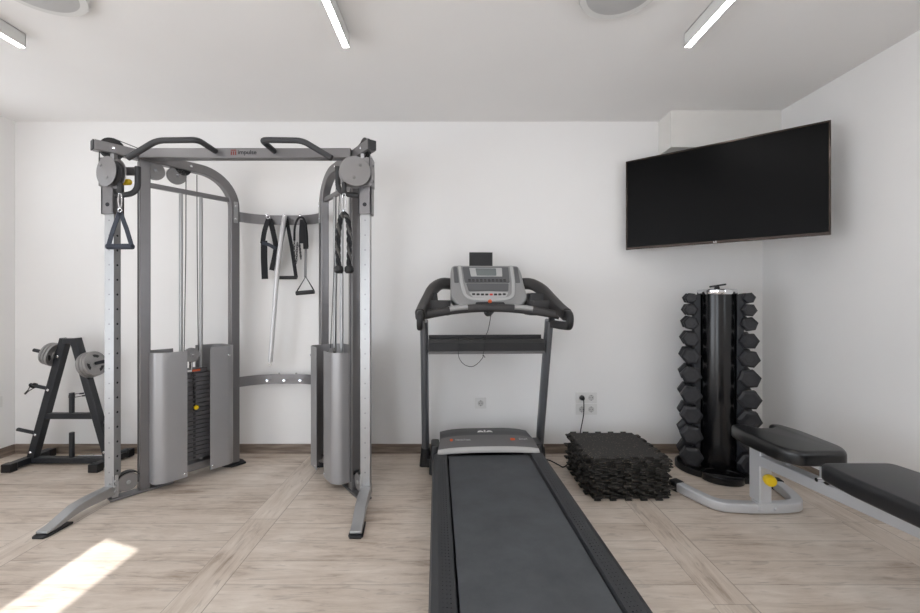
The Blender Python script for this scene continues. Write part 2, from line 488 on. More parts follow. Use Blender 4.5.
# ceiling lamps
for x, lab in ((-2.236, 'linear white ceiling lamp at the far left of the ceiling, partly cut off'),
               (-.563, 'linear white ceiling lamp above the cable machine, middle of the three'),
               (1.2015, 'linear white ceiling lamp on the right, nearest the television')):
    t = thing('ceiling_lamp', lab, 'ceiling lamp', (x, 1.45, 2.48), group='linear ceiling lamps')
    h = .0165
    mb = MB(); mb.box(x-h, x-h+.002, .7, 2.12, 2.48, H); mb.box(x+h-.002, x+h, .7, 2.12, 2.48, H)
    mb.box(x-h, x+h, 2.117, 2.12, 2.482, H); mb.box(x-h, x+h, .7, .703, 2.482, H); mb.box(x-h, x+h, .7, 2.12, H-.004, H)
    mb.box(x-h+.002, x+h-.002, .703, 2.117, 2.51, 2.515)
    mb.build('housing', 'lampbody', t, smooth=0)
    MB().box(x-h+.002, x+h-.002, .703, 2.117, 2.479, 2.486).build('diffuser', 'glow', t, smooth=0)
# round ceiling speakers
for x, y, lab in ((-1.82, 1.775, 'round pale ceiling speaker at the top left, beside the left lamp'),
                  (.725, 1.79, 'round pale ceiling speaker above the treadmill, between two lamps')):
    t = thing('ceiling_speaker', lab, 'speaker', (x, y, H), group='round ceiling speakers')
    MB().lathe([(.178, 0), (.178, .022), (.174, .03), (.168, .03)], (x, y, H), (0, 0, -1), 48).build('rim', 'lampbody', t)
    MB().lathe([(.168, 0), (.168, .027), (.10, .036), (0, .040)], (x, y, H), (0, 0, -1), 48).build('grille', 'cloth', t)

# wall sockets
def socket(x, z, n, lab, face='back', y=None):
    nm = 'wall_socket'
    if face == 'back':
        t = thing(nm, lab, 'wall socket', (x, YB, z), group='wall sockets'); w = .08*n
        MB(lambda a, b, c: V((x+a, YB-c, z+b))).prism(rrect(w+.004, .082, .004), 0, .007).build('plate', 'plate', t, bevel=.0015)
        for k in range(n):
            cx = x+(k-(n-1)/2)*.072
            mb = MB(); mb.lathe([(.022, 0), (.022, .008), (.0195, .009), (.0195, .0075), (0, .0075)], (cx, YB, z), (0, -1, 0), 24)
            mb.mi = 1
            for s in (-1, 1): mb.cyl((cx+s*.0095, YB-.004, z), (cx+s*.0095, YB-.0082, z), .0026, 8)
            for s in (-1, 1): mb.box(cx-.003, cx+.003, YB-.0095, YB-.004, z+s*.019-.002, z+s*.019+.002)
            mb.build('socket_insert', ['sock', 'hole'], t)
    else:
        t = thing(nm, lab, 'wall socket', (XL, y, z), group='wall sockets')
        MB(lambda a, b, c: V((XL+c, y+a, z+b))).prism(rrect(.084, .082, .004), 0, .007).build('plate', 'plate', t, bevel=.0015)
        MB().lathe([(.022, 0), (.022, .008), (0, .008)], (XL, y, z), (1, 0, 0), 24).build('socket_insert', 'white', t)
    return t
socket(.197, .385, 1, 'single white wall socket behind the treadmill, low on the wall')
socket(1.009, .428, 2, 'upper double white socket above the mat stack, with a black plug')
socket(1.009, .338, 2, 'lower double white socket above the mat stack, nothing plugged in')
socket(0, .42, 1, 'white wall plate on the left wall at the frame edge', 'left', 3.02)
# plug and its cord
px_, pz_ = 1.009-.036, .428
t = thing('power_plug', 'black power plug in the upper double socket, cord hanging behind the mats', 'plug', (px_, YB-.008, pz_))
MB().lathe([(.0, .0), (.018, .0), (.019, .012), (.014, .03), (.007, .034), (0, .034)], (px_, YB-.0095, pz_), (0, -1, 0), 20).build('plug_body', 'rubber', t)
MB().tube(spline([(px_, YB-.038, pz_), (px_+.002, YB-.05, pz_-.02), (px_, YB-.05, pz_-.12), (px_-.02, YB-.04, pz_-.25), (px_-.03, YB-.03, .06), (px_-.1, YB-.05, .005), (.84, 2.99, .0045), (.765, 2.88, .0045), (.735, 2.92, .0045), (.69, 3.0, .0045), (.62, 3.03, .0045), (.55, 3.02, .0045)], 8), .0042, 8).build('cord', 'rubber', t)

# ------------------------------------------------------------------ television
tvL, tvR = V((1.28, 3.07, 0)), V((2.165, 2.36, 0))
u = (tvR-tvL).normalized(); nrm = V((u.y, -u.x, 0))      # facing the room
wtv = (tvR-tvL).length; zc = 1.882; htv = .662
def F(a, b, c): return tvL+u*a+nrm*c+V((0, 0, b))
t = thing('television', 'wide black flat television angled across the back right corner, screen off', 'television', tuple((tvL+tvR)/2+V((0, 0, 1.55))))
MB(F).box(0.004, wtv-.004, zc-htv/2+.004, zc+htv/2-.004, -.035, -.004).build('casing', 'gloss', t, bevel=.006)
mb = MB(F); b = .011
z0, z1 = zc-htv/2, zc+htv/2
mb.box(0, wtv, z1-b, z1, -.012, .004); mb.box(0, wtv, z0, z0+b*1.7, -.012, .004)
mb.box(0, b, z0+b*1.7, z1-b, -.012, .004); mb.box(wtv-b, wtv, z0+b*1.7, z1-b, -.012, .004)
mb.build('bezel', 'bezel', t, bevel=.002)
MB(F).box(b, wtv-b, z0+b*1.7, z1-b, -.004, .001).build('screen', 'screen', t, smooth=0)
MB(F).box(wtv*.25, wtv*.75, zc-.2, zc+.15, -.06, -.035).build('rear_housing', 'black', t, bevel=.01)
lettering('logo', 'LG', .016, frame(F(wtv*.5, z0+.009, .0042), u, (0, 0, 1)), 'tm_con2', t, bold=.0004)
mb = MB(F).box(wtv/2-.15, wtv/2+.15, zc-.1, zc+.1, -.075, -.06)
A = F(wtv/2, zc, -.07); Bp = V((2.2, YB-.01, zc)); mid = V((2.02, 3.0, zc))
mb.sweep([A, mid, Bp], rrect(.03, .05, .004))
mb.box(2.1, 2.3, YB-.012, YB, zc-.12, zc+.12, fn=ident)
mb.build('wall_mount', 'black', t, bevel=.002)

# ------------------------------------------------------------------ functional trainer
CX = -1.27
TD = V((.607, .795))     # tower direction (inwards, back)
ft = thing('cable_machine', 'large silver cable machine with two weight towers and pull-up handles', 'cable machine', (CX, 2.7, 0))
def tower(sx):
    def P(t_, n_, z_):
        lx = .74-TD.x*t_-TD.y*n_; y = 2.41+TD.y*t_-TD.x*n_
        return V((CX+sx*lx, y, z_))
    def L(lx, y, z): return V((CX+sx*lx, y, z))
    TZ = lambda a, b, c: P(a, c, b)         # (t, z, n)
    side = 'left' if sx < 0 else 'right'
    # arched frame: top beam and rear upright in one bend
    pts = [(-.09, 2.06), (.46, 2.06)]
    for k in range(1, 13):
        a = PI/2*k/12; pts.append((.46+.225*math.sin(a), 1.835+.225*math.cos(a)))
    pts.append((.685, .012))
    mb = MB(); mb.ribbon(pts, .03, -.0275, .0275, TZ)
    af = mb.build('arched_frame', 'steel', ft, bevel=.005)
    MB(P).box(-.097, -.09, -.026, .026, 2.032, 2.088).build('end_cap', 'grip', af, bevel=.003)
    # inner upright
    mb = MB(P).box(.122, .178, -.0275, .0275, .015, 2.03); mb.build('upright', 'steel', ft, bevel=.005)
    # perforated column
    mb = MB(L); mb.box(.719, .773, 2.39, 2.44, .06, 2.03); mb.mi = 1
    z = .17
    while z < 1.95:
        mb.cyl(L(.7195, 2.415, z), L(.7182, 2.415, z), .0065, 10); z += .0865
    mb.mi = 2; z = .17
    while z < 1.95:
        mb.cyl(L(.746, 2.3905, z), L(.746, 2.3893, z), .0045, 10); z += .0865
    mb.build('column', ['steel_lt', 'hole', 'dot'], ft)
    # foot
    FY = lambda a, b, c: L(.748+(2.41-a)*.08+c, a, b)
    mb = MB()
    path = [(2.445, .058), (2.36, .062), (2.26, .064), (2.19, .059), (2.14, .045), (2.08, .027), (2.03, .021)]
    mb.ribbon(path, [.028, .026, .024, .021, .016, .010, .007], -.030, .030, FY)
    ff = mb.build('front_foot', 'steel_lt', ft, bevel=.004)
    MB(FY).prism([(2.155, -.034), (2.155, .034), (2.03, .037), (2.012, .028), (2.012, -.028), (2.03, -.037)], 0, .013,
                 fn=lambda a, b, c: FY(a, c, b)).build('foot_pad', 'black', ff, bevel=.003)
    # base plate along the tower
    MB(P).prism([(-.02, -.035), (.30, -.035), (.30, .035), (-.02, .035)], .003, .016).build('base_plate', 'steel', ft, bevel=.002)
    MB(P).box(.30, .60, -.05, .05, .05, .10).build('stack_base', 'steel', ft, bevel=.004)
    for ta, tb in ((.12, .30), (.60, .68)): MB(P).box(ta, tb, -.02, .02, .04, .09).build('base_rail', 'steel', ft, bevel=.003)
    MB(P).prism([(.62, -.05), (.74, -.05), (.75, .0), (.74, .07), (.64, .07), (.60, 0)], 0, .012).build('rear_pad', 'black', ft, bevel=.003)
    # lower pulley and bracket
    mb = MB(); mb.cyl(P(.07, -.012, .085), P(.07, .012, .085), .053, 32); mb.mi = 1
    mb.cyl(P(.07, .012, .085), P(.07, .018, .085), .012, 16); mb.build('lower_pulley', ['plate_grey', 'steel_lt'], ft, bevel=.003)
    MB(P).ribbon([(.07+.062*math.cos(a), .085+.062*math.sin(a)) for a in [PI*(-.1+1.0*k/14) for k in range(15)]], .003, -.02, .02, lambda a, b, c: P(a, c, b)).build('pulley_guard', 'black', ft)
    mb = MB(P).box(-.01, .02, -.024, -.018, .02, .15); mb.box(-.01, .02, .018, .024, .02, .15)
    for z in (.055, .085, .115): mb.bolt(P(.005, .024, z), P(0, 1, 0)-P(0, 0, 0))
    mb.bolt(L(.745, 2.389, .10), (0, -1, 0))
    mb.build('column_bracket', 'steel_lt', ft)
    # top pulleys
    for t_, n_, z_, r_, m_ in ((-.005, 0, 2.062, .062, 'black'), (.205, .0, 1.985, .055, 'plate_grey'), (.325, .0, 1.985, .055, 'plate_grey'), (.36, 0, 2.04, .047, 'black')):
        mb = MB(); w_ = .012
        ax = (P(0, 1, 0)-P(0, 0, 0)).normalized()
        mb.lathe([(r_*.25, -w_), (r_, -w_), (r_, -w_*.6), (r_*.9, 0), (r_, w_*.6), (r_, w_), (r_*.25, w_)], P(t_, n_, z_), ax, 36)
        mb.mi = 1; mb.cyl(P(t_, n_-.018, z_), P(t_, n_+.018, z_), .009, 12)
        mb.build('top_pulley', [m_, 'chrome'], ft)
    # bolts on the beam
    for t_ in (-.005, .15, .40): MB().bolt(P(t_, .0275, 2.06), P(0, 1, 0)-P(0, 0, 0), .009).build('bolt', 'chrome', ft)
    for z_ in (1.85, 1.76): MB().bolt(P(.685, .032, z_), P(0, 1, 0)-P(0, 0, 0), .006).build('bolt', 'chrome', ft)
    MB(P).box(.672, .70, .0275, .033, 1.73, 1.88).build('bracket', 'steel_lt', ft, bevel=.001)
    # rod support bar and guide rods
    MB(P).box(.14, .66, -.012, .012, 1.875, 1.905).build('rod_bar', 'steel', ft, bevel=.002)
    for t_ in (.35, .47): MB().cyl(P(t_, 0, .09), P(t_, 0, 1.90), .0115, 16).build('guide_rod', 'steel_lt', ft)
    # weight stack
    pl = None
    for k in range(20):
        z_ = .125+k*.0285
        if pl is None:
            mb = MB(P).box(.30, .52, -.052, .052, z_, z_+.0262)
            mb.mi = 1; mb.box(.402, .418, .0515, .0535, z_+.006, z_+.020)
            pl = mb.build('weight_plate', ['stack', 'hole'], ft, bevel=.003); base_ = pl
        else:
            c = pl.copy(); COL.objects.link(c); c.parent = ft; c.location.z = k*.0285
    sc = MB(P).box(.325, .495, -.04, .04, .695, .722).build('stack_cap', 'stack', ft, bevel=.003)
    mb = MB(P); mb.box(.36, .40, .040, .0412, .703, .717); mb.mi = 1; mb.box(.402, .45, .040, .0412, .703, .717)
    mb.build('stack_label', ['white', 'orange'], sc)
    mb = MB(); mb.lathe([(.0, .0), (.006, 0), (.006, .022), (.013, .024), (.015, .034), (.011, .042), (0, .042)], P(.41, .053, .473), P(0, 1, 0)-P(0, 0, 0), 16)
    mb.build('selector_pin', 'yellow', ft)
    # coiled tether
    pts = []
    for k in range(140):
        f = k/139; a = f*2*PI*17
        pts.append(P(.395+.014*f, .064+.004*math.sin(a), .70-.215*f)+V((math.cos(a)*.0045, 0, 0)))
    MB().tube(pts, .0022, 5).build('tether', 'black', ft)
    # stack pulley
    ax = (P(0, 1, 0)-P(0, 0, 0)).normalized()
    mb = MB(); mb.lathe([(.010, -.012), (.047, -.012), (.043, 0), (.047, .012), (.010, .012)], P(.395, .045, .815), ax, 32)
    mb.mi = 1; mb.cyl(P(.395, .03, .815), P(.395, .062, .815), .008, 12)
    mb.build('stack_pulley', ['plate_grey', 'chrome'], ft)
    mb = MB(P).box(.387, .403, .03, .034, .73, .82); mb.cyl(P(.395, .045, .72), P(.395, .045, .775), .008, 12)
    mb.build('pulley_yoke', 'chrome', ft)
    # cables
    for pts in ([P(.38, .0, 1.985), P(.372, .02, 1.5), P(.353, .045, .82)], [P(.445, 0, 2.02), P(.443, .01, 1.5), P(.437, .045, .82)],
                [P(-.062, 0, 2.06), P(-.062, 0, 1.95)], [P(.0, 0, 2.126), P(.17, 0, 2.094), P(.40, .0, 2.094)],
                [P(.11, .04, 1.97), P(.11, .04, .08)]):
        MB().tube(pts, .0028, 6).build('steel_cable', 'grip', ft)
    # shroud covers
    def cover(poly, z0, z1, name='shroud'):
        mb = MB(P); mb.ribbon(poly, .0022, z0, z1, lambda a, b, c: P(a, b, c))
        o = mb.build(name, 'shroud', ft, smooth=50)
        mb = MB()
        return o
    cover([tuple(q) for q in fillet([V(p) for p in [(.345, -.12), (.22, -.12), (.172, -.083), (.172, .083), (.22, .12), (.345, .12)]], .02, 5)], .05, .852)
    cover([tuple(q) for q in fillet([V(p) for p in [(.48, .12), (.605, .12), (.645, .083), (.645, -.083), (.605, -.12), (.48, -.12)]], .02, 5)], .05, .862)
    for t_, z_ in ((.33, .075), (.495, .075), (.60, .8)): MB().bolt(P(t_, .122, z_), ax, .007).build('bolt', 'chrome', ft)
    for z_ in (.2, .7): MB(P).box(.643, .66, -.02, .02, z_, z_+.04).build('shroud_bracket', 'steel', ft)
    # adjustable carriage
    mb = MB(L)
    mb.box(.707, .719, 2.378, 2.452, 1.675, 1.985); mb.box(.773, .785, 2.378, 2.452, 1.675, 1.985)
    mb.box(.707, .785, 2.378, 2.389, 1.675, 1.985); mb.box(.707, .785, 2.441, 2.452, 1.675, 1.985)
    car = mb.build('carriage', 'steel', ft, bevel=.003)
    mb = MB(); mb.cyl(L(.746, 2.3782, 1.73), L(.746, 2.3772, 1.73), .012, 14); mb.build('carriage_hole', 'hole', car)
    th = math.radians(20); nv = V((sx*math.sin(th), -math.cos(th), 0)); c0 = L(.696, 2.345, 1.905)
    for off, nm in ((.026, 'pulley_plate'), (-.026, 'pulley_plate')):
        mb = MB(); c = c0+nv*off
        mb.lathe([(0, -.002), (.084, -.002), (.086, 0), (.084, .002), (0, .002)], c, nv, 40)
        for q in ((.03, .035), (-.008, -.035)):
            mb.bolt(c+nv*.002+V((q[0]*math.cos(th)*sx, 0, q[1])), nv, .009, .007)
        mb.build(nm, 'plate_grey', ft)
    MB().lathe([(.01, -.015), (.072, -.015), (.064, 0), (.072, .015), (.01, .015)], c0, nv, 36).build('swivel_pulley', 'grip', ft)
    mb = MB(); mb.box(.735, .790, 2.368, 2.45, 1.835, 2.0, fn=L); mb.bolt(L(.79, 2.40, 1.96), (sx, 0, 0)); mb.bolt(L(.79, 2.40, 1.87), (sx, 0, 0))
    mb.build('swivel_bracket', 'steel', car, bevel=.004)
    mb = MB(); mb.lathe([(.0, 0), (.009, 0), (.009, .03), (.017, .034), (.019, .05), (.017, .075), (.010, .082), (0, .082)], L(.712, 2.405, 1.868), (-sx, 0, 0), 20)
    mb.build('adjustment_knob', 'yellow', car)
    MB(L).box(.575, .715, 2.40, 2.408, 1.905, 1.955).build('handle_arm', 'steel', ft, bevel=.002)
    pts = fillet([L(.585, 2.398, 1.955), L(.585, 2.398, 1.80), L(.715, 2.398, 1.785)], .07, 8)
    MB().tube(pts, .0155, 14).build('carriage_grip', 'grip', ft)
    # cable end under the swivel pulley
    e = L(.638, 2.335, 1.865)
    mb = MB(); mb.lathe([(0, 0), (.010, 0), (.014, .01), (.014, .055), (.008, .062), (0, .062)], e+V((0, 0, -.02)), (0, 0, -1), 14)
    mb.build('cable_stop', 'grip', ft)
    # pull-up handle
    pts = fillet([L(.178, 2.475, 2.075), L(.178, 2.31, 2.078), L(.41, 2.31, 2.074), L(.575, 2.31, 1.975)], .04, 8)
    mb = MB(); mb.tube(pts, .0165, 14); mb.build('pull_up_handle', 'grip', ft)
    return e
eL = tower(-1); eR = tower(1)
# cross members
MB().box(CX-.64, CX+.64, 2.475, 2.535, 2.035, 2.095).build('cross_beam', 'steel', ft, bevel=.005)
def curved_bar(z):
    pts = [(-.335, 2.965)]
    for k in range(0, 17):
        a = -1+2*k/16
        pts.append((a*.31, 3.105-.13*abs(a)**3.2))
    pts.append((.335, 2.965))
    mb = MB(); mb.ribbon(pts, .004, z-.036, z+.036, lambda a, b, c: V((CX+a, b, c)))
    return mb.build('curved_crossbar', 'steel', ft, bevel=.001)
curved_bar(1.782); curved_bar(.58)
pegs = [-1.391, -1.265, -1.146]
for zz in (1.80, .575):
    for x in pegs:
        MB().lathe([(0, 0), (.006, 0), (.006, .065), (.010, .067), (.010, .073), (0, .075)], (x, 3.102, zz), (0, -1, .08), 12).build('storage_peg', 'chrome', ft)
for x in (-1.33, -1.20): MB().lathe([(0, 0), (.007, 0), (.007, .012), (0, .012)], (x, 3.10, .617), (0, 0, 1), 10).build('crossbar_stud', 'chrome', ft)
# the maker's mark on the beam
lettering('logo_text', 'impulse', .037, frame((CX+.016, 2.4735, 2.067), (1, 0, 0), (0, 0, 1)), 'rack', ft, bold=.0002)
mb = MB(lambda a, b, c: V((CX-.066+a, 2.4742-c, 2.067+b)))
for k in range(3): mb.box(-.017+k*.013, -.010+k*.013, -.016, .006, 0, .0008)
mb.box(-.017, .016, .010, .016, 0, .0008)
mb.build('logo_mark', 'maroon', ft)

# attachments on the cable ends
def carabiner(parent, top, h=.07):
    x, y, z = top
    pts = [(x+.010*math.sin(a)*(1.0), y, z-h/2+h/2*math.cos(a)) for a in [2*PI*k/20 for k in range(20)]]
    MB().tube(pts, .0034, 8, closed=True).build('carabiner', 'chrome', parent)
def stirrup(name, label, apex, w, hgt, barr, group, strapw=.02, m='webb', topz=None, dx=0, ang=0):
    """triangular webbing stirrup with a round grip"""
    x, y, z = apex
    t = thing(name, label, 'cable handle', (x, y, z-hgt), group=group)
    mb = MB()
    c, s_ = math.cos(ang), math.sin(ang)
    for s in (-1, 1):
        a = V((x, y, z)); b = V((x+dx+s*w/2*c, y+s*w/2*s_, z-hgt))
        mb.sweep([a+V((0, 0, .0)), a*.5+b*.5+V((s*.004, 0, 0)), b], [(-strapw/2, -.002), (strapw/2, -.002), (strapw/2, .002), (-strapw/2, .002)], up=(0, 1, 0))
    mb.build('strap', m, t)
    g = V((x+dx, y, z-hgt))
    MB().lathe([(0, -w/2-.006), (barr*.9, -w/2-.006), (barr, -w/2), (barr, w/2), (barr*.9, w/2+.006), (0, w/2+.006)], g, (c, s_, 0), 18).build('grip', 'webb' if m == 'webb' else 'rubber', t)
    return t
ap = V((eL.x, eL.y-.0, eL.z-.185))
t = stirrup('stirrup_handle', 'navy and black stirrup handle clipped to the left tower cable', ap, .135, .20, .0165, 'stirrup handles', .024)
carabiner(t, (eL.x, eL.y, eL.z-.076), .09)
mb = MB(); mb.tube([(ap.x+.011*math.cos(a), ap.y, ap.z+.007+.011*math.sin(a)) for a in [2*PI*k/16 for k in range(16)]], .003, 8, closed=True); mb.build('ring', 'chrome', t)
# triceps rope on the right tower
rp = V((eR.x, eR.y, eR.z-.195))
t = thing('triceps_rope', 'thick black triceps rope with rubber ends clipped to the right tower cable', 'rope', (rp.x, rp.y, rp.z-.31))
carabiner(t, (eR.x, eR.y, eR.z-.076), .11)
cl = spline([rp+V((-.03, 0, -.31)), rp+V((-.034, 0, -.17)), rp+V((-.024, 0, -.05)), rp+V((0, 0, -.004)), rp+V((.024, 0, -.05)), rp+V((.03, 0, -.17)), rp+V((.028, 0, -.31))], 16)
for k3 in range(3):
    pts = []
    for i, p in enumerate(cl):
        tn = (cl[min(i+1, len(cl)-1)]-cl[max(i-1, 0)]).normalized()
        w_ = V((0, 1, 0)); v_ = tn.cross(w_).normalized()
        a = i*.42+k3*2*PI/3
        pts.append(p+(v_*math.cos(a)+w_*math.sin(a))*.0075)
    MB().tube(pts, .0082, 7).build('rope_strand', 'web' if k3 else 'greyrope', t)
for s in (-1, 1):
    MB().lathe([(0, 0), (.018, 0), (.026, .012), (.027, .03), (.018, .042), (0, .044)], rp+V((s*.029, 0, -.30)), (0, 0, -1), 18).build('rope_end', 'rubber', t)
# long bar on the middle peg
t = thing('lat_bar', 'long pale silver bar hanging from the middle peg of the cable machine', 'bar', (-1.34, 3.03, .70))
MB().tube(spline([(-1.265, 3.047, 1.80), (-1.270, 3.02, 1.70), (-1.298, 3.0, 1.40), (-1.330, 3.0, 1.00), (-1.352, 3.0, .725)], 8), .0165, 16).build('bar_tube', 'whitebar', t)
MB().tube([(-1.354+.009*math.cos(a), 3.0, .706+.011*math.sin(a)) for a in [2*PI*k/14 for k in range(14)]], .003, 8, closed=True).build('ring', 'chrome', t)
# stirrup behind the long bar
stirrup('stirrup_handle', 'black stirrup handle hanging on the middle peg behind the long silver bar', (-1.262, 3.064, 1.80), .15, .455, .013, 'stirrup handles', .026, 'web', dx=.0)
# ankle strap on the left peg
def webbing(mb, pts, w, y):
    mb.ribbon(spline([V((p[0], p[1])) for p in pts], 5), w/2, y-.0025, y+.0025, lambda a, b, c: V((a, c, b)))
def zx(x, y, s_=134.4): return ((240+x/6.13-455)/s_, 1.17+(301-(200+y/6.13))/s_)
t = thing('ankle_strap', 'folded black and navy ankle strap hanging from the left peg', 'strap', (-1.39, 3.05, 1.34))
mb = MB()
webbing(mb, [zx(175, 112), zx(150, 190), zx(138, 265)], .034, 3.052)
webbing(mb, [zx(150, 250), zx(150, 360), zx(155, 485)], .047, 3.045)
webbing(mb, [zx(178, 115), zx(200, 200), zx(215, 300), zx(190, 430)], .036, 3.062)
mb.build('webbing', 'web', t)
mb = MB(); webbing(mb, [zx(140, 265), zx(180, 275), zx(225, 300)], .026, 3.038); mb.build('buckle_strap', 'webb', t)
MB().tube([(-1.391+.013*math.cos(a), 3.05, 1.795+.013*math.sin(a)) for a in [2*PI*k/14 for k in range(14)]], .003, 8, closed=True).build('ring', 'chrome', t)
# band with handle and chain on the right peg
t = thing('resistance_band', 'black looped band with a triangular handle hanging from the right peg', 'resistance band', (-1.14, 3.05, 1.22))
mb = MB(); q = [zx(335, 250), zx(338, 170), zx(355, 120), zx(375, 107), zx(395, 122), zx(410, 190), zx(416, 290)]
mb.tube(spline([(a, 3.044, b) for a, b in q], 6), .008, 10)
webbing(mb, [zx(380, 120), zx(375, 190), zx(375, 265)], .034, 3.056); webbing(mb, [zx(396, 140), zx(400, 220), zx(404, 300)], .036, 3.05)
mb.build('band', 'web', t)
mb = MB(); webbing(mb, [zx(402, 290), zx(400, 380), zx(398, 475)], .018, 3.058); mb.build('grey_strap', 'greyweb', t)
mb = MB()
for (x0, ya, x1, yb) in ((334, 260, 333, 410), (352, 270, 345, 395), (365, 270, 375, 365)):
    n = 9
    for k in range(n):
        a, b = zx(x0+(x1-x0)*k/n, ya+(yb-ya)*k/n)
        pts = [(a+.0055*math.cos(g)*(1 if k % 2 else .3), 3.048+.0055*math.cos(g)*(.3 if k % 2 else 1), b+.013*math.sin(g)) for g in [2*PI*j/8 for j in range(8)]]
        mb.tube(pts, .0022, 5, closed=True)
mb.build('chain', 'black', t)
ap_, bl, br = zx(403, 470), zx(348, 562), zx(452, 552)
mb = MB(); mb.tube([(bl[0], 3.05, bl[1]), (ap_[0], 3.05, ap_[1]), (br[0], 3.05, br[1])], .005, 8); mb.build('handle_cord', 'web', t)
MB().cyl((bl[0]-.004, 3.05, bl[1]-.012), (br[0]+.004, 3.05, br[1]-.012), .0155, 16).build('grip', 'rubber', t)

# ------------------------------------------------------------------ plate rack (left)
rk = thing('plate_rack', 'charcoal A-frame weight plate rack beside the left wall', 'weight rack', (-2.76, 2.95, 0))
RY = 2.95
def bar2(mb, p0, p1, w=.05, d=.05, up=(0, 1, 0)): return mb.sweep([p0, p1], rrect(w, d, .004, 2), up=up)
for s in (-1, 1):
    xb, xt = -2.76+s*.275, -2.765+s*.035
    mb = MB(); mb.ribbon([(xb, .045), (xt, .90)], .026, RY-.025, RY+.025, lambda a, b, c: V((a, c, b))); mb.build('frame_leg', 'rack', rk, bevel=.004)
    fx = -3.055 if s < 0 else -2.463
    mb = MB(); mb.box(fx-.03, fx+.03, 2.80, 3.10, .012, .055); mb.build('foot_bar', 'rack', rk, bevel=.004)
    for yy in (2.785, 3.06): 
        MB().box(fx-.034, fx+.034, yy, yy+.05, 0, .058).build('foot_cap', 'black', rk, bevel=.005)
MB().box(-2.80, -2.73, RY-.026, RY+.026, .865, .902).build('top_plate', 'rack', rk, bevel=.004)
MB().box(-3.03, -2.49, RY-.025, RY+.025, .010, .048).build('lower_bar', 'rack', rk, bevel=.003)
MB().box(-2.955, -2.565, RY-.02, RY+.02, .325, .365).build('middle_bar', 'rack', rk, bevel=.003)
for z0, z1 in ((.048, .225), (.365, .51)): MB().cyl((-2.757, RY, z0), (-2.757, RY, z1), .016, 16).build('bar_holder', 'rack', rk)
for s in (-1, 1):
    for z in ((.09, .215, .535, .775) if s < 0 else (.09, .70)):
        xx = -2.765+s*(.035+.24*(1-(z-.045)/.855))
        MB().bolt((xx, RY-.025, z), (0, -1, 0), .010, .008).build('bolt', 'chrome', rk)
peg = {}
for s in (-1, 1):
    for k, z in enumerate((.215, .535, .775) if s < 0 else (.065, .29, .70)):
        xx = -2.765+s*(.035+.24*(1-(z-.045)/.855))
        ln = .15 if k < 2 else .19
        d = V((s*.94, -.05, .22)).normalized()
        a = V((xx, RY, z)); MB().cyl(a, a+d*ln, .0125, 16).build('plate_peg', 'rack', rk)
        peg[(s, k)] = (a, d, ln)
def wplate(a, d, off, r, th_, lab, grp):
    c = a+d*off
    t = thing('weight_plate', lab, 'weight plate', tuple(c), group=grp)
    mb = MB()
    mb.lathe([(.0135, 0), (.03, 0), (.033, .004), (r*.86, .004), (r*.88, 0), (r, 0), (r+.002, th_/2), (r, th_), (r*.88, th_), (r*.86, th_-.004), (.033, th_-.004), (.03, th_), (.0135, th_)], c, d, 40)
    for g in (mb,):
        pass
    mb.build('disc', 'iron', t)
    # three dark grip openings
    u_ = d.orthogonal().normalized(); w_ = d.cross(u_); mb = MB()
    for g in range(3):
        a0 = g*2*PI/3+.5; poly = []
        for q in range(13):
            aa = a0-.42+.84*q/12; poly.append((math.cos(aa)*r*.74, math.sin(aa)*r*.74))
        for q in range(13):
            aa = a0+.32-.64*q/12; poly.append((math.cos(aa)*r*.52, math.sin(aa)*r*.52))
        mb.prism(poly, .0032, th_-.0032, fn=lambda A_, B_, C_: c+u_*A_+w_*B_+d*C_)
    mb.build('grip_opening', 'rubber', t)
for s, nm in ((-1, 'left'), (1, 'right')):
    a, d, ln = peg[(s, 2)]
    offs = .035 if s > 0 else .030
    for k, (r, th_) in enumerate((((.092, .022), (.090, .020), (.088, .018)) if s > 0 else ((.082, .016), (.080, .015), (.078, .014)))):
        posn = ['innermost', 'middle one', 'outermost'][k]
        wplate(a, d, offs, r, th_, 'grey weight plate on the upper %s peg of the rack, %s of three' % (nm, posn), 'grey weight plates on the rack')
        offs += th_+(.002 if s > 0 else .006)
# spring collars
def spring(c, ax, lab):
    t = thing('spring_collar', lab, 'barbell collar', tuple(c), group='spring collars')
    ax = V(ax).normalized(); u_ = ax.orthogonal().normalized(); w_ = ax.cross(u_)
    pts = [c+ax*(.022*k/40)+(u_*math.cos(k*.5)+w_*math.sin(k*.5))*.0165 for k in range(41)]
    pts = [pts[0]+u_*.05+w_*.02]+pts+[pts[-1]+u_*.045-w_*.02]
    MB().tube(pts, .0028, 6).build('coil', 'black', t)
    for e in (pts[0], pts[-1]): MB().cyl(e-u_*.012, e+u_*.014, .006, 8).build('lever', 'black', t)
a, d, ln = peg[(-1, 1)]; spring(a+d*(ln-.04), d, 'black spring collar on the middle left peg of the rack')
spring(V((-2.757, RY, .475)), (0, 0, 1), 'black spring collar on the upright holder in the rack centre')
t = thing('dumbbell_bar', 'short chrome dumbbell bar lying on the floor behind the rack', 'dumbbell bar', (-2.6, 3.04, 0))
MB().cyl((-2.79, 3.04, .016), (-2.50, 3.04, .016), .0125, 16).build('shaft', 'chrome', t)
for x in (-2.69, -2.6): MB().cyl((x, 3.04, .016), (x+.012, 3.04, .016), .016, 16).build('collar', 'chrome', t)

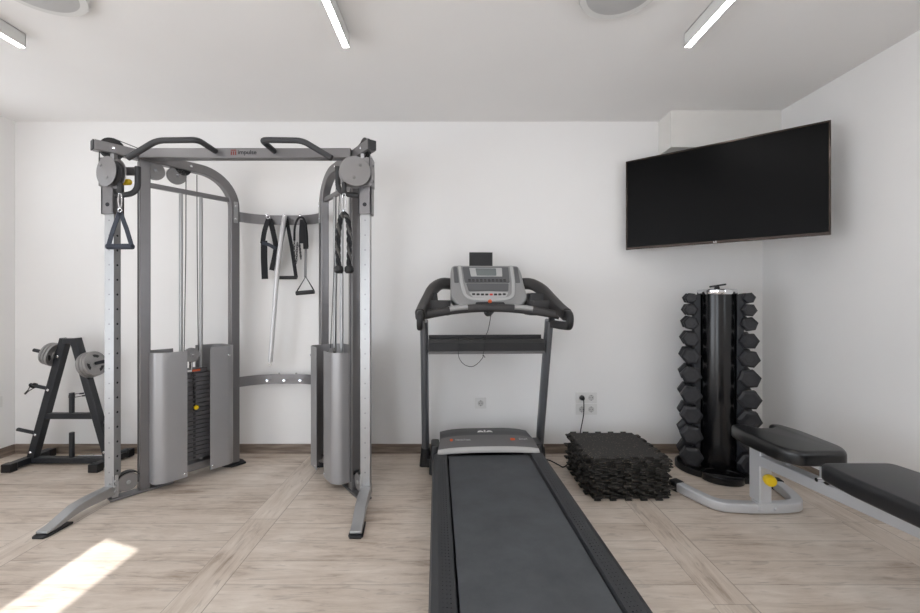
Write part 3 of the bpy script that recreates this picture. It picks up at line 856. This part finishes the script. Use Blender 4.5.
# ------------------------------------------------------------------ treadmill
TA = math.radians(2.55)
tm = thing('treadmill', 'black and silver treadmill with console and long running deck', 'treadmill', (.2, 2.93, 0), TA)
TW = W[tm.name]
def TL(a, b, c): return TW @ V((a, b, c))
class TB(MB):
    def __init__(s): super().__init__(ident)
    def build(s, name, mats, parent=None, **kw): return super().build(name, mats, parent or tm, local=TW, **kw)
for s in (-1, 1):
    prof = [(.027*math.cos(a)*1.0, .045*math.sin(a)) for a in [2*PI*k/20 for k in range(20)]]
    TB().sweep([(s*.41, .03, .05), (s*.41, -.035, .30), (s*.413, -.235, 1.04)], prof, up=(0, -1, .25)).build('upright', 'tm_up', smooth=50)
    TB().prism(rrect(.085, .15, .022, 4, s*.41, .045), 0, .13, top=rrect(.062, .105, .022, 4, s*.41, .012)).build('upright_boot', 'tm_black', bevel=.004)
    # handrail arch, cup holder pod, grip loop
    TB().sweep(spline([(s*.22, -.13, 1.285), (s*.30, -.18, 1.285), (s*.355, -.26, 1.245), (s*.39, -.37, 1.175), (s*.415, -.47, 1.12), (s*.425, -.56, 1.09)], 6),
               rrect(.058, .075, .022), up=(0, .4, 1)).build('handrail', 'tm_dark', smooth=50)
    loop = [V((s*.425, y, z)) for y, z in fillet([(-.45, 1.10, ), (-.625, 1.085), (-.635, 1.02), (-.50, 1.005), (-.26, 1.005), (-.25, 1.09), (-.45, 1.10)], .035, 5)] if False else None
    ring = fillet([V((s*.425, -.44, 1.10)), V((s*.425, -.63, 1.09)), V((s*.425, -.62, 1.028)), V((s*.425, -.45, 1.022)), V((s*.425, -.25, 1.02)), V((s*.425, -.25, 1.10)), V((s*.425, -.44, 1.10))], .04, 6)
    TB().sweep(ring, rrect(.05, .034, .012), up=(1, 0, 0)).build('grip_loop', 'tm_black', smooth=50)
    TB().prism(rrect(.15, .22, .04, 5, s*.325, -.29), 1.08, 1.175, top=rrect(.17, .24, .04, 5, s*.325, -.285)).build('tray_pod', 'tm_dark', bevel=.006)
    cx_, cw_ = (.315, .12) if s > 0 else (-.35, .06)
    TB().prism(rrect(cw_, .15, .025, 4, cx_, -.27), 1.15, 1.222, top=rrect(cw_-.015, .13, .022, 4, cx_, -.27)).build('cup_holder', 'tm_black', bevel=.01)
    # side rails of the deck
    mb = TB(); x0, x1 = s*.262, s*.357
    prof = [(s*.262, .176), (s*.268, .196), (s*.325, .203), (s*.350, .188), (s*.358, .13), (s*.35, .06), (s*.262, .06)]
    mb.prism([(p[0], p[1]) for p in prof], -.30, -1.93, fn=lambda a, b, c: V((a, c, b)))
    for i in range(70):
        for j in range(3):
            mb.cyl((s*(.284+.013*j), -.42-.02*i, .195+.001*j), (s*(.284+.013*j), -.42-.02*i, .2005+.001*j), .003, 6)
    o = mb.build('side_rail', 'tm_rail')
    TB().prism(rrect(.07, .18, .02, 4, s*.345, -.20), .05, .235, top=rrect(.055, .14, .02, 4, s*.34, -.20)).build('hood_shoulder', 'tm_black', bevel=.006)
TB().box(-.40, .40, -.10, .06, .025, .085).build('base_frame', 'tm_black', bevel=.006)
TB().box(-.255, .255, -1.86, -.36, .12, .172).build('deck_board', 'tm_black')
belt = [(-.29, .155), (-.30, .180), (-.33, .184), (-1.86, .184), (-1.893, .176), (-1.91, .15), (-1.893, .122), (-1.86, .114), (-.33, .114), (-.30, .122)]
mb = TB(); pr = [V(p) for p in belt]+[V(belt[0])]
mb.ribbon(pr, .0012, -.256, .256, lambda a, b, c: V((c, a, b))); mb.build('running_belt', 'belt', smooth=50)
mb = TB(); mb.cyl((-.26, -1.865, .149), (.26, -1.865, .149), .03, 20); mb.build('rear_roller', 'steel_lt')
for s in (-1, 1): TB().box(s*.31-.05, s*.31+.05, -1.97, -1.88, .03, .195).build('end_cap', 'tm_black', bevel=.012)
for s in (-1, 1): TB().cyl((s*.31, -1.7, .0), (s*.31, -1.7, .062), .03, 20).build('rear_foot', 'rubber')
mb = TB(); mb.box(-.34, .34, -1.86, -.3, .055, .112); mb.build('deck_frame', 'tm_black')
# hood loft
def loft(profs, name, m, **kw):
    mb = TB(); rows = []
    for p in profs: rows.append([mb.bm.verts.new(V(q)) for q in p])
    for A, B in zip(rows, rows[1:]):
        for j in range(len(A)-1): mb._f([A[j], A[j+1], B[j+1], B[j]])
    return mb.build(name, m, **kw)
def xs(n=17): return [-1+2*i/(n-1) for i in range(n)]
def hoodrow(w, y, z, dz=0, dy=0): return [(k*w, y+dy*k*k, z-dz*abs(k)**4) for k in xs()]
loft([hoodrow(.29, .045, .05), hoodrow(.298, .045, .22, .02), hoodrow(.298, .03, .25, .02), hoodrow(.300, 0, .262, .02), hoodrow(.304, -.12, .272, .02), hoodrow(.308, -.19, .276, .02, -.01)], 'motor_hood', 'tm_black', smooth=50)
for s in (-1, 1):
    mb = TB(); mb.prism([(.045, .05), (.045, .20), (.03, .23), (0, .242), (-.12, .252), (-.20, .256), (-.28, .205), (-.32, .17), (-.32, .05)], s*.292, s*.308, fn=lambda a, b, c: V((c, a, b)))
    mb.build('hood_side', 'tm_black', bevel=.005)
loft([hoodrow(.308, -.19, .276, .02, -.01), hoodrow(.312, -.232, .27, .02, -.012), hoodrow(.317, -.272, .254, .016, -.016), hoodrow(.321, -.296, .236, .01, -.02)], 'hood_visor', 'tm_grey', smooth=50)
loft([hoodrow(.321, -.296, .236, .01, -.02), hoodrow(.323, -.306, .232, .01, -.02), hoodrow(.325, -.312, .215, .006, -.022), hoodrow(.324, -.310, .202, .004, -.022), hoodrow(.318, -.296, .2, .004, -.02)], 'hood_lip', 'tm_lip', smooth=50)
# marks on the hood: white emblem above, orange roundels with small lettering on the visor
nrm_h = frame(TL(.0, -.11, .2725), TL(1, 0, 0)-TL(0, 0, 0), TL(0, 1, .08)-TL(0, 0, 0))
mb = MB(lambda a, b, c: nrm_h @ V((a, b, c)))
for k in (-1, 1):
    mb.prism([(k*.008, -.018), (k*.03, -.010), (k*.055, -.018), (k*.045, .010), (k*.03, .018), (k*.012, .006)], 0, .001)
mb.prism([(-.005, -.022), (.005, -.022), (.006, .024), (-.006, .024)], 0, .0012)
mb.build('hood_emblem', 'white', tm)
for s in (-1, 1):
    fr = frame(TL(s*.235 if s < 0 else .16, -.254, .2615+.004), TL(1, 0, 0)-TL(0, 0, 0), TL(0, 1, .55)-TL(0, 0, 0))
    mb = MB(lambda a, b, c: fr @ V((a, b, c))); mb.prism([(.010*math.cos(2*PI*k/20), .010*math.sin(2*PI*k/20)) for k in range(20)], 0, .0015)
    if s > 0: mb.prism([(.013+.009*math.cos(2*PI*k/20), .009*math.sin(2*PI*k/20)) for k in range(20)], 0, .0014)
    mb.build('visor_badge', 'orange', tm)
    lettering('visor_text', 'NordicTrack' if s < 0 else 'DriveX', .019, fr @ Matrix.Translation((.075, 0, .001)), 'tm_con2', tm)
# cross tray between the uprights
mb = TB(); mb.box(-.385, .385, -.235, -.13, .905, .915); mb.box(-.385, .385, -.14, -.13, .90, .94); mb.box(-.385, .385, -.235, -.225, .835, .908)
mb.build('cross_tray', 'tm_dark', bevel=.003)
TB().box(-.383, .383, -.244, -.234, .846, .895).build('tray_band', 'tm_black', bevel=.002)
TB().box(-.383, .383, -.238, -.15, .822, .84).build('tray_base', 'tm_grey', bevel=.002)
# pulse bar below the console
pts = [(k*.415, -.40-.05*k*k, 1.128-.045*k*k) for k in xs(25)]
TB().sweep(pts, rrect(.085, .05, .018), up=(0, 0, 1)).build('pulse_bar', 'tm_dark', smooth=50)
for s in (-1, 1):
    pts = [(s*(.145+.11*k), -.417-.05*(.35+.25*k)**2, 1.139-.045*(.35+.27*k)**2) for k in (0, .25, .5, .75, 1)]
    TB().sweep(pts, rrect(.066, .034, .014), up=(0, 0, 1)).build('pulse_sensor', 'steel_lt', smooth=50)
TB().cyl((0, -.30, 1.10), (0, -.40, 1.12), .03, 12).build('console_neck', 'tm_dark')
# console
cb = TL(.003, -.375, 1.145); cu_ = (TL(1, 0, 0)-TL(0, 0, 0)).normalized(); cv = (TL(0, .27, .27)-TL(0, 0, 0)).normalized()
CF = frame(cb, cu_, cv)
def C3(a, b, c): return CF @ V((a, b, c))
def cprism(name, poly, c0, c1, m, parent=tm, **kw): return MB(C3).prism(poly, c0, c1).build(name, m, parent, **kw)
def rpoly(pts, r, n=5):
    out = []; N = len(pts)
    for i in range(N):
        a, b, c = V(pts[i-1]), V(pts[i]), V(pts[(i+1) % N])
        d = min(r, (a-b).length*.45, (c-b).length*.45)
        p, q = b+(a-b).normalized()*d, b+(c-b).normalized()*d
        for k in range(n+1):
            t_ = k/n; out.append(tuple(p*(1-t_)**2+b*2*t_*(1-t_)+q*t_*t_))
    return out
body = rpoly([(-.19, -.005), (-.246, .06), (-.240, .33), (-.228, .385), (.228, .385), (.240, .33), (.246, .06), (.19, -.005)], .045)
con = cprism('console', body, -.055, .0, 'tm_con', bevel=.012, seg=4)
cprism('upper_panel', rpoly([(-.148, .205), (-.158, .362), (.158, .362), (.148, .205)], .01), 0, .003, 'tm_pan', con, bevel=.001)
cprism('display_frame', rpoly([(-.105, .262), (-.112, .35), (.112, .35), (.105, .262)], .006), .003, .006, 'tm_con2', con, bevel=.001)
cprism('display', rpoly([(-.066, .270), (-.07, .342), (.07, .342), (.066, .270)], .004), .006, .0075, 'tm_lcd', con)
# pale band running down both sides and round the bottom of the lower panel
band = [(-.178, .375), (-.172, .21), (-.155, .085), (-.12, .052), (0, .043), (.12, .052), (.155, .085), (.172, .21), (.178, .375)]
MB().ribbon(fillet([V(p) for p in band], .03, 4), .011, 0, .006, C3).build('console_band', 'tm_con2', con, bevel=.002)
cprism('lower_panel', rpoly([(-.128, .125), (-.140, .197), (.140, .197), (.128, .125)], .008), 0, .003, 'tm_pan', con, bevel=.001)
cprism('button_strip', rpoly([(-.105, .066), (-.128, .112), (0, .122), (.128, .112), (.105, .066), (0, .058)], .012), 0, .003, 'tm_con2', con, bevel=.001)
for k in range(8):
    x = -.098+.028*k
    cprism('button', rrect(.02, .014, .004, 3, x, .09-.3*(x*x)*(-1)), .003, .006, 'red' if k == 4 else 'tm_black', con)
for r_ in range(2):
    for k in range(10):
        x = -.117+.026*k
        cprism('button', rrect(.017, .008, .002, 2, x, .232-.014*r_), .003, .005, 'tm_dark' if (k+r_) % 3 else 'tm_black', con)
for s in (-1, 1):
    cprism('speaker_slot', rpoly([(s*.188, .205), (s*.196, .362), (s*.222, .362), (s*.218, .205)], .006), 0, .003, 'tm_pan', con, bevel=.001)
cprism('key_slot', rpoly([(-.095, -.002), (-.088, .022), (.088, .022), (.095, -.002)], .006), 0, .004, 'tm_black', con, bevel=.001)
MB().lathe([(0, 0), (.012, 0), (.013, .008), (.009, .014), (0, .014)], C3(0, .024, .003), C3(0, 0, 1)-C3(0, 0, 0), 16).build('safety_key', 'orange', con)
# tablet holder behind the console
TB().box(-.098, .068, .0, .012, 1.40, 1.515).build('tablet_holder', 'tm_black', bevel=.003)
mb = TB(); mb.box(-.098, .068, -.006, .0, 1.505, 1.517); mb.box(-.098, -.092, -.004, 0, 1.40, 1.51); mb.box(.062, .068, -.004, 0, 1.40, 1.51)
mb.box(-.05, .02, -.10, .006, 1.36, 1.405); mb.build('holder_frame', 'tm_black', bevel=.001)
# cords
p = CF @ V((0, .0, .017))
MB().tube(spline([TL(0, -.385, 1.16), TL(.004, -.40, 1.09), TL(-.004, -.33, .99), TL(-.006, -.225, .945), TL(-.01, -.2, .917)], 8), .0022, 6).build('safety_cord', 'rubber', tm)
MB().tube(spline([TL(-.19, -.2, .918), TL(-.19, -.25, .935), TL(-.19, -.252, .86), TL(-.185, -.25, .80), TL(-.15, -.25, .755), TL(-.10, -.25, .742), TL(-.06, -.25, .765), TL(-.03, -.25, .80), TL(-.025, -.25, .815), TL(-.015, -.25, .80)], 8), .002, 6).build('earphone_cord', 'rubber', tm)
MB().tube(spline([TL(-.03, -.252, .81), TL(-.02, -.252, .86), TL(-.015, -.25, .935), TL(-.015, -.2, .918)], 8), .002, 6).build('earphone_cord', 'rubber', tm)

# ------------------------------------------------------------------ rubber mats
def mat_outline(hw, amp, n, ph):
    pts = []
    for s in range(4):
        c, sn = math.cos(s*PI/2), math.sin(s*PI/2)
        line = [(-hw, -hw)]
        L_ = 2*hw; pitch = L_/n
        for k in range(n):
            x0 = -hw+pitch*(k+.22+ph[s]*.18); w1 = pitch*.38
            line += [(x0+w1*.16, -hw), (x0-w1*.06, -hw-amp), (x0+w1*1.06, -hw-amp), (x0+w1*.84, -hw)]
        for x, y in line: pts.append((c*x-sn*y, sn*x+c*y))
    return pts
ordn = ['topmost of', 'second from the top of', 'third from the top of', 'fourth from the top of', 'fifth from the top of', 'sixth from the top of', 'seventh from the top of', 'eighth from the top of', 'ninth from the top of', 'ninth from the bottom of', 'eighth from the bottom of', 'seventh from the bottom of', 'sixth from the bottom of', 'fifth from the bottom of', 'fourth from the bottom of', 'third from the bottom of', 'second from the bottom of', 'bottommost of']
NM = 18; pitchm = .247/NM
rm = random.Random(3)
for k in range(NM):
    hw = .224 if k % 3 else .229
    mb = MB(); ph = [rm.choice((-1, 0, 1)) for _ in range(4)]
    out = mat_outline(hw, .028, 5, ph)
    ins = [(x*.975, y*.975) for x, y in out]
    mb.prism(ins, .0012, pitchm, top=ins)
    mb.bm.free(); mb.bm = bmesh.new()
    mb.prism(ins, 0, pitchm*.35, top=out); mb.prism(out, pitchm*.35, pitchm*.7); mb.prism(out, pitchm*.7, pitchm, top=ins)
    bmesh.ops.remove_doubles(mb.bm, verts=mb.bm.verts[:], dist=1e-5)
    o = mb.build('rubber_mat', 'mats', smooth=0)
    jx, jy = rm.uniform(-.014, .014), rm.uniform(-.011, .011)
    if k == NM-1: jx, jy = -.012, .004
    if k < 5: jx += .010
    o.location = (1.032+jx, 2.648+jy, k*pitchm); o.rotation_euler = (0, 0, math.radians(rm.uniform(-1.3, 1.3)))
    o['label'] = 'black speckled puzzle mat, %s the stack beside the treadmill' % ordn[NM-1-k]
    o['category'] = 'floor mat'; o['group'] = 'puzzle mats stacked on the floor'

# ------------------------------------------------------------------ dumbbell tower
DA = -math.radians(23)
tw = thing('dumbbell_tower', 'tall glossy black dumbbell tower with a silver rim below the television', 'dumbbell rack', (1.808, 2.83, 0), DA)
DW = W[tw.name]
def DB(parent=tw): return None
def D(a, b, c): return DW @ V((a, b, c))
MB().lathe([(0, .035), (.112, .035), (.112, 1.215), (0, 1.215)], D(0, 0, 0), (0, 0, 1), 64).build('tower_column', 'gloss', tw)
MB().lathe([(0, 1.215), (.118, 1.215), (.121, 1.222), (.121, 1.242), (.116, 1.248), (.105, 1.25), (0, 1.25)], D(0, 0, 0), (0, 0, 1), 64).build('top_rim', 'chrome', tw)
mb = MB(); mb.lathe([(0, 1.25), (.018, 1.25), (.015, 1.272), (0, 1.272)], D(0, 0, 0), (0, 0, 1), 16)
mb.sweep([D(-.045, 0, 1.268), D(.052, -.01, 1.284)], rrect(.03, .012, .004), up=(0, 0, 1)); mb.build('top_lever', 'black', tw, bevel=.002)
# base: flat ring with a protruding front loop
mb = MB()
ring = [(.258*math.cos(a), .205*math.sin(a)) for a in [2*PI*k/48 for k in range(48)]]
mb.prism(ring, 0, .012, fn=D)
mb.build('base_disc', 'black', tw, bevel=.004)
mb = MB(); mb.sweep([D(.252*math.cos(a),   .20*math.sin(a), .021) for a in [2*PI*k/48 for k in range(48)]], rrect(.012, .04, .004), closed=True)
mb.build('base_rim', 'black', tw, smooth=50)
mb = MB(); mb.sweep([D(.115*math.cos(a)+.0, -.18+.085*math.sin(a), .027) for a in [2*PI*k/36 for k in range(36)]], rrect(.014, .046, .004), closed=True)
mb.build('front_loop', 'gloss', tw, smooth=50)
zs = [1.19, 1.11, 1.018, .907, .790, .660, .525, .389, .252, .106]
wd = [.078, .092, .102, .114, .124, .132, .138, .142, .146, .148]
words = ['topmost', 'second from top', 'third from top', 'fourth from top', 'fifth from top', 'fifth from bottom', 'fourth from bottom', 'third from bottom', 'second from bottom', 'bottommost']
for s in (-1, 1):
    MB().box(s*.105, s*.145, -.055, .055, .035, 1.215, fn=D).build('side_panel', 'rack', tw, bevel=.003)
    for k in range(10):
        z = zs[k]
        # cradle under the handle
        MB().prism([(s*.14, z-.045), (s*.14, z-.016), (s*.165, z-.0175), (s*.185, z-.010), (s*.192, z-.014), (s*.175, z-.035)], -.04, .04, fn=lambda a, b, c: D(a, c, b)).build('cradle', 'rack', tw)
        w_ = wd[k]; R = w_/2; thk = .040+.0030*k; hl = .055
        c = D(s*.166, 0, z)
        t = thing('dumbbell', 'black hexagonal dumbbell, %s in the %s column of the tower' % (words[k], 'left' if s < 0 else 'right'), 'dumbbell', tuple(c), DA, group='hexagonal dumbbells on the tower')
        MB().lathe([(0, -hl-.01), (.0135, -hl-.01), (.0135, -.03), (.0155, 0), (.0135, .03), (.0135, hl+.01), (0, hl+.01)], c, D(0, 1, 0)-D(0, 0, 0), 14).build('handle', 'chrome', t)
        rot = math.radians([8, -4, 12, 3, -6, 10, 2, -5, 8, 0][k])*s
        for e in (-1, 1):
            def hx(r): return [(r*math.cos(PI/3*j+rot), r*math.sin(PI/3*j+rot)*.97) for j in range(6)]
            fn = lambda a, b, c_: D(s*.166+a, e*(hl+c_), z+b)
            mb = MB(); rings = []
            for r, q in ((R*.72, 0), (R, .010), (R, thk-.010), (R*.74, thk), (R*.44, thk), (R*.42, thk-.002)):
                rings.append([mb.bm.verts.new(fn(a, b, q)) for a, b in hx(r)])
            for A_, B_ in zip(rings, rings[1:]):
                for j in range(6): mb._f([A_[j], A_[(j+1) % 6], B_[(j+1) % 6], B_[j]])
            mb._f(rings[0][::-1]); mb._f(rings[-1])
            mb.build('head', 'dbell', t, bevel=.0025, smooth=0)

# ------------------------------------------------------------------ bench
BX = 1.707
bn = thing('weight_bench', 'silver weight bench with black padded seat and yellow knob, right foreground', 'bench', (BX, 1.6, 0))
U = [(1.372, 2.53), (1.41, 2.42), (1.47, 2.30), (1.58, 2.272), (BX, 2.268), (1.82, 2.272), (1.915, 2.30), (1.965, 2.40), (2.0, 2.55)]
pts = spline([(a, b, .031) for a, b in U], 6)
bf = MB().sweep(pts, rrect(.055, .052, .008), up=(0, 0, 1)).build('front_foot', 'bench', bn, smooth=50)
for (p0, p1) in ((pts[0], pts[1]), (pts[-1], pts[-2])):
    d = (p0-p1).normalized()
    MB().sweep([p0-d*.02, p0+d*.035], rrect(.064, .062, .01), up=(0, 0, 1)).build('foot_cap', 'rubber', bf, bevel=.004)
MB().box(BX-.033, BX+.033, 2.25, 2.335, .055, .355).build('front_post', 'bench', bn, bevel=.006)
mb = MB().box(BX-.05, BX+.05, 2.236, 2.242, .02, .062); mb.box(BX-.05, BX+.05, 2.238, 2.30, .057, .063)
for s in (-1, 1): mb.bolt((BX+s*.042, 2.24, .034), (0, -1, 0), .011, .012)
mb.build('post_bracket', 'bench', bn, bevel=.002)
MB().prism([(2.26, .262), (2.26, .318), (.78, .402), (.78, .354)], BX-.033, BX+.033, fn=lambda a, b, c: V((c, a, b))).build('main_beam', 'bench', bn, bevel=.005)
mb = MB(); mb.lathe([(0, 0), (.010, 0), (.010, .02), (.020, .024), (.028, .03), (.030, .045), (.030, .06), (.024, .072), (0, .075)], (BX+.0, 2.25, .205), (-.3, -.95, 0), 12)
mb.build('adjustment_knob', 'yellow', bn, bevel=.002)
mb = MB(); mb.cyl((BX-.0, 2.10, .33), (BX, 2.10, .405), .011, 14); mb.box(BX-.02, BX+.02, 1.97, 2.25, .395, .407)
mb.build('seat_support', 'bench', bn, bevel=.002)
MB().box(BX-.02, BX+.02, 1.80, 1.90, .335, .405).build('hinge_block', 'bench', bn, bevel=.003)
mb = MB()
for s in (-1, 1): mb.cyl((BX+s*.035-.012, 1.835, .37), (BX+s*.035+.012, 1.835, .37), .022, 16)
mb.cyl((BX-.09, 1.835, .37), (BX+.06, 1.835, .37), .009, 12); mb.build('hinge_pin', 'chrome', bn)
MB().box(BX-.025, BX+.025, .95, 1.78, .37, .405).build('back_support', 'bench', bn, bevel=.003)
# rear foot (beyond the frame)
MB().box(BX-.03, BX+.03, .80, .86, .05, .36).build('rear_post', 'bench', bn, bevel=.004)
MB().box(BX-.27, BX+.27, .80, .86, .0, .055).build('rear_foot', 'bench', bn, bevel=.005)
def pad(name, outline, z0, z1, m, inset=.022):
    """upholstered pad: rounded edge loft of the outline"""
    def ins(d):
        out = []; N = len(outline)
        for i in range(N):
            a, b, c = V(outline[i-1]), V(outline[i]), V(outline[(i+1) % N])
            n1 = (b-a).normalized(); n2 = (c-b).normalized()
            nn = (V((-n1.y, n1.x))+V((-n2.y, n2.x)))
            if nn.length < 1e-6: nn = V((-n1.y, n1.x))
            out.append(b+nn.normalized()*d)
        return out
    mb = MB(); rings = []
    n = 5
    for k in range(n+1):
        a = PI/2*k/n; rings.append((inset*.6*(1-math.sin(a)), z0+inset*.6*(1-math.cos(a))))
    rings2 = []
    for k in range(n+1):
        a = PI/2*k/n; rings2.append((inset*(1-math.cos(a)), z1-inset+inset*math.sin(a)))
    vr = [[mb.bm.verts.new((p.x, p.y, z)) for p in ins(d)] for d, z in rings+rings2]
    for A_, B_ in zip(vr, vr[1:]):
        N = len(A_)
        for j in range(N): mb._f([A_[j], A_[(j+1) % N], B_[(j+1) % N], B_[j]])
    mb._f(vr[0][::-1]); mb._f(vr[-1])
    return mb.build(name, m, bn, smooth=60)
seat = rpoly([(1.585, 1.885), (1.81, 1.885), (1.862, 1.96), (1.868, 2.20), (1.84, 2.33), (1.775, 2.335), (1.765, 2.26), (1.655, 2.26), (1.645, 2.335), (1.56, 2.33), (1.53, 2.20), (1.535, 1.96)], .035, 4)
pad('seat_pad', seat, .405, .475, 'vinyl')
back = rpoly([(1.56, .92), (1.87, .92), (1.885, 1.6), (1.865, 1.755), (1.55, 1.755), (1.535, 1.6)], .04, 4)
pad('back_pad', back, .41, .483, 'vinyl2')

# ------------------------------------------------------------------ light
w = bpy.data.worlds.new('world'); scn.world = w; w.use_nodes = True
bg = w.node_tree.nodes['Background']
wt = w.node_tree
tc = wt.nodes.new('ShaderNodeTexCoord'); sp = wt.nodes.new('ShaderNodeSeparateXYZ'); cr = wt.nodes.new('ShaderNodeValToRGB')
mr = wt.nodes.new('ShaderNodeMapRange'); mr.inputs[1].default_value = -1; mr.inputs[2].default_value = 1
wt.links.new(tc.outputs['Generated'], sp.inputs[0]); wt.links.new(sp.outputs[2], mr.inputs[0]); wt.links.new(mr.outputs[0], cr.inputs[0])
cr.color_ramp.elements[0].position = .49; cr.color_ramp.elements[0].color = (.90, .94, 1, 1)
cr.color_ramp.elements[1].position = .51; cr.color_ramp.elements[1].color = (.62, .68, .75, 1)
wt.links.new(cr.outputs[0], bg.inputs[0]); bg.inputs[1].default_value = 5.4
sd = bpy.data.lights.new('sun', 'SUN'); sd.energy = 6; sd.angle = math.radians(.6); sd.color = (1, .99, .97)
so = bpy.data.objects.new('sun', sd); COL.objects.link(so)
az = V((.931, -.364)); el = math.radians(45)
d = V((az.x*math.cos(el), az.y*math.cos(el), -math.sin(el)))
so.rotation_euler = d.to_track_quat('-Z', 'Y').to_euler(); so.location = (-6, 4, 5)

vs = scn.view_settings
vs.view_transform = 'Standard'; vs.look = 'None'; vs.gamma = 1; vs.use_curve_mapping = False
vs.exposure = 0.0
scn.cycles.max_bounces = 10; scn.cycles.diffuse_bounces = 8
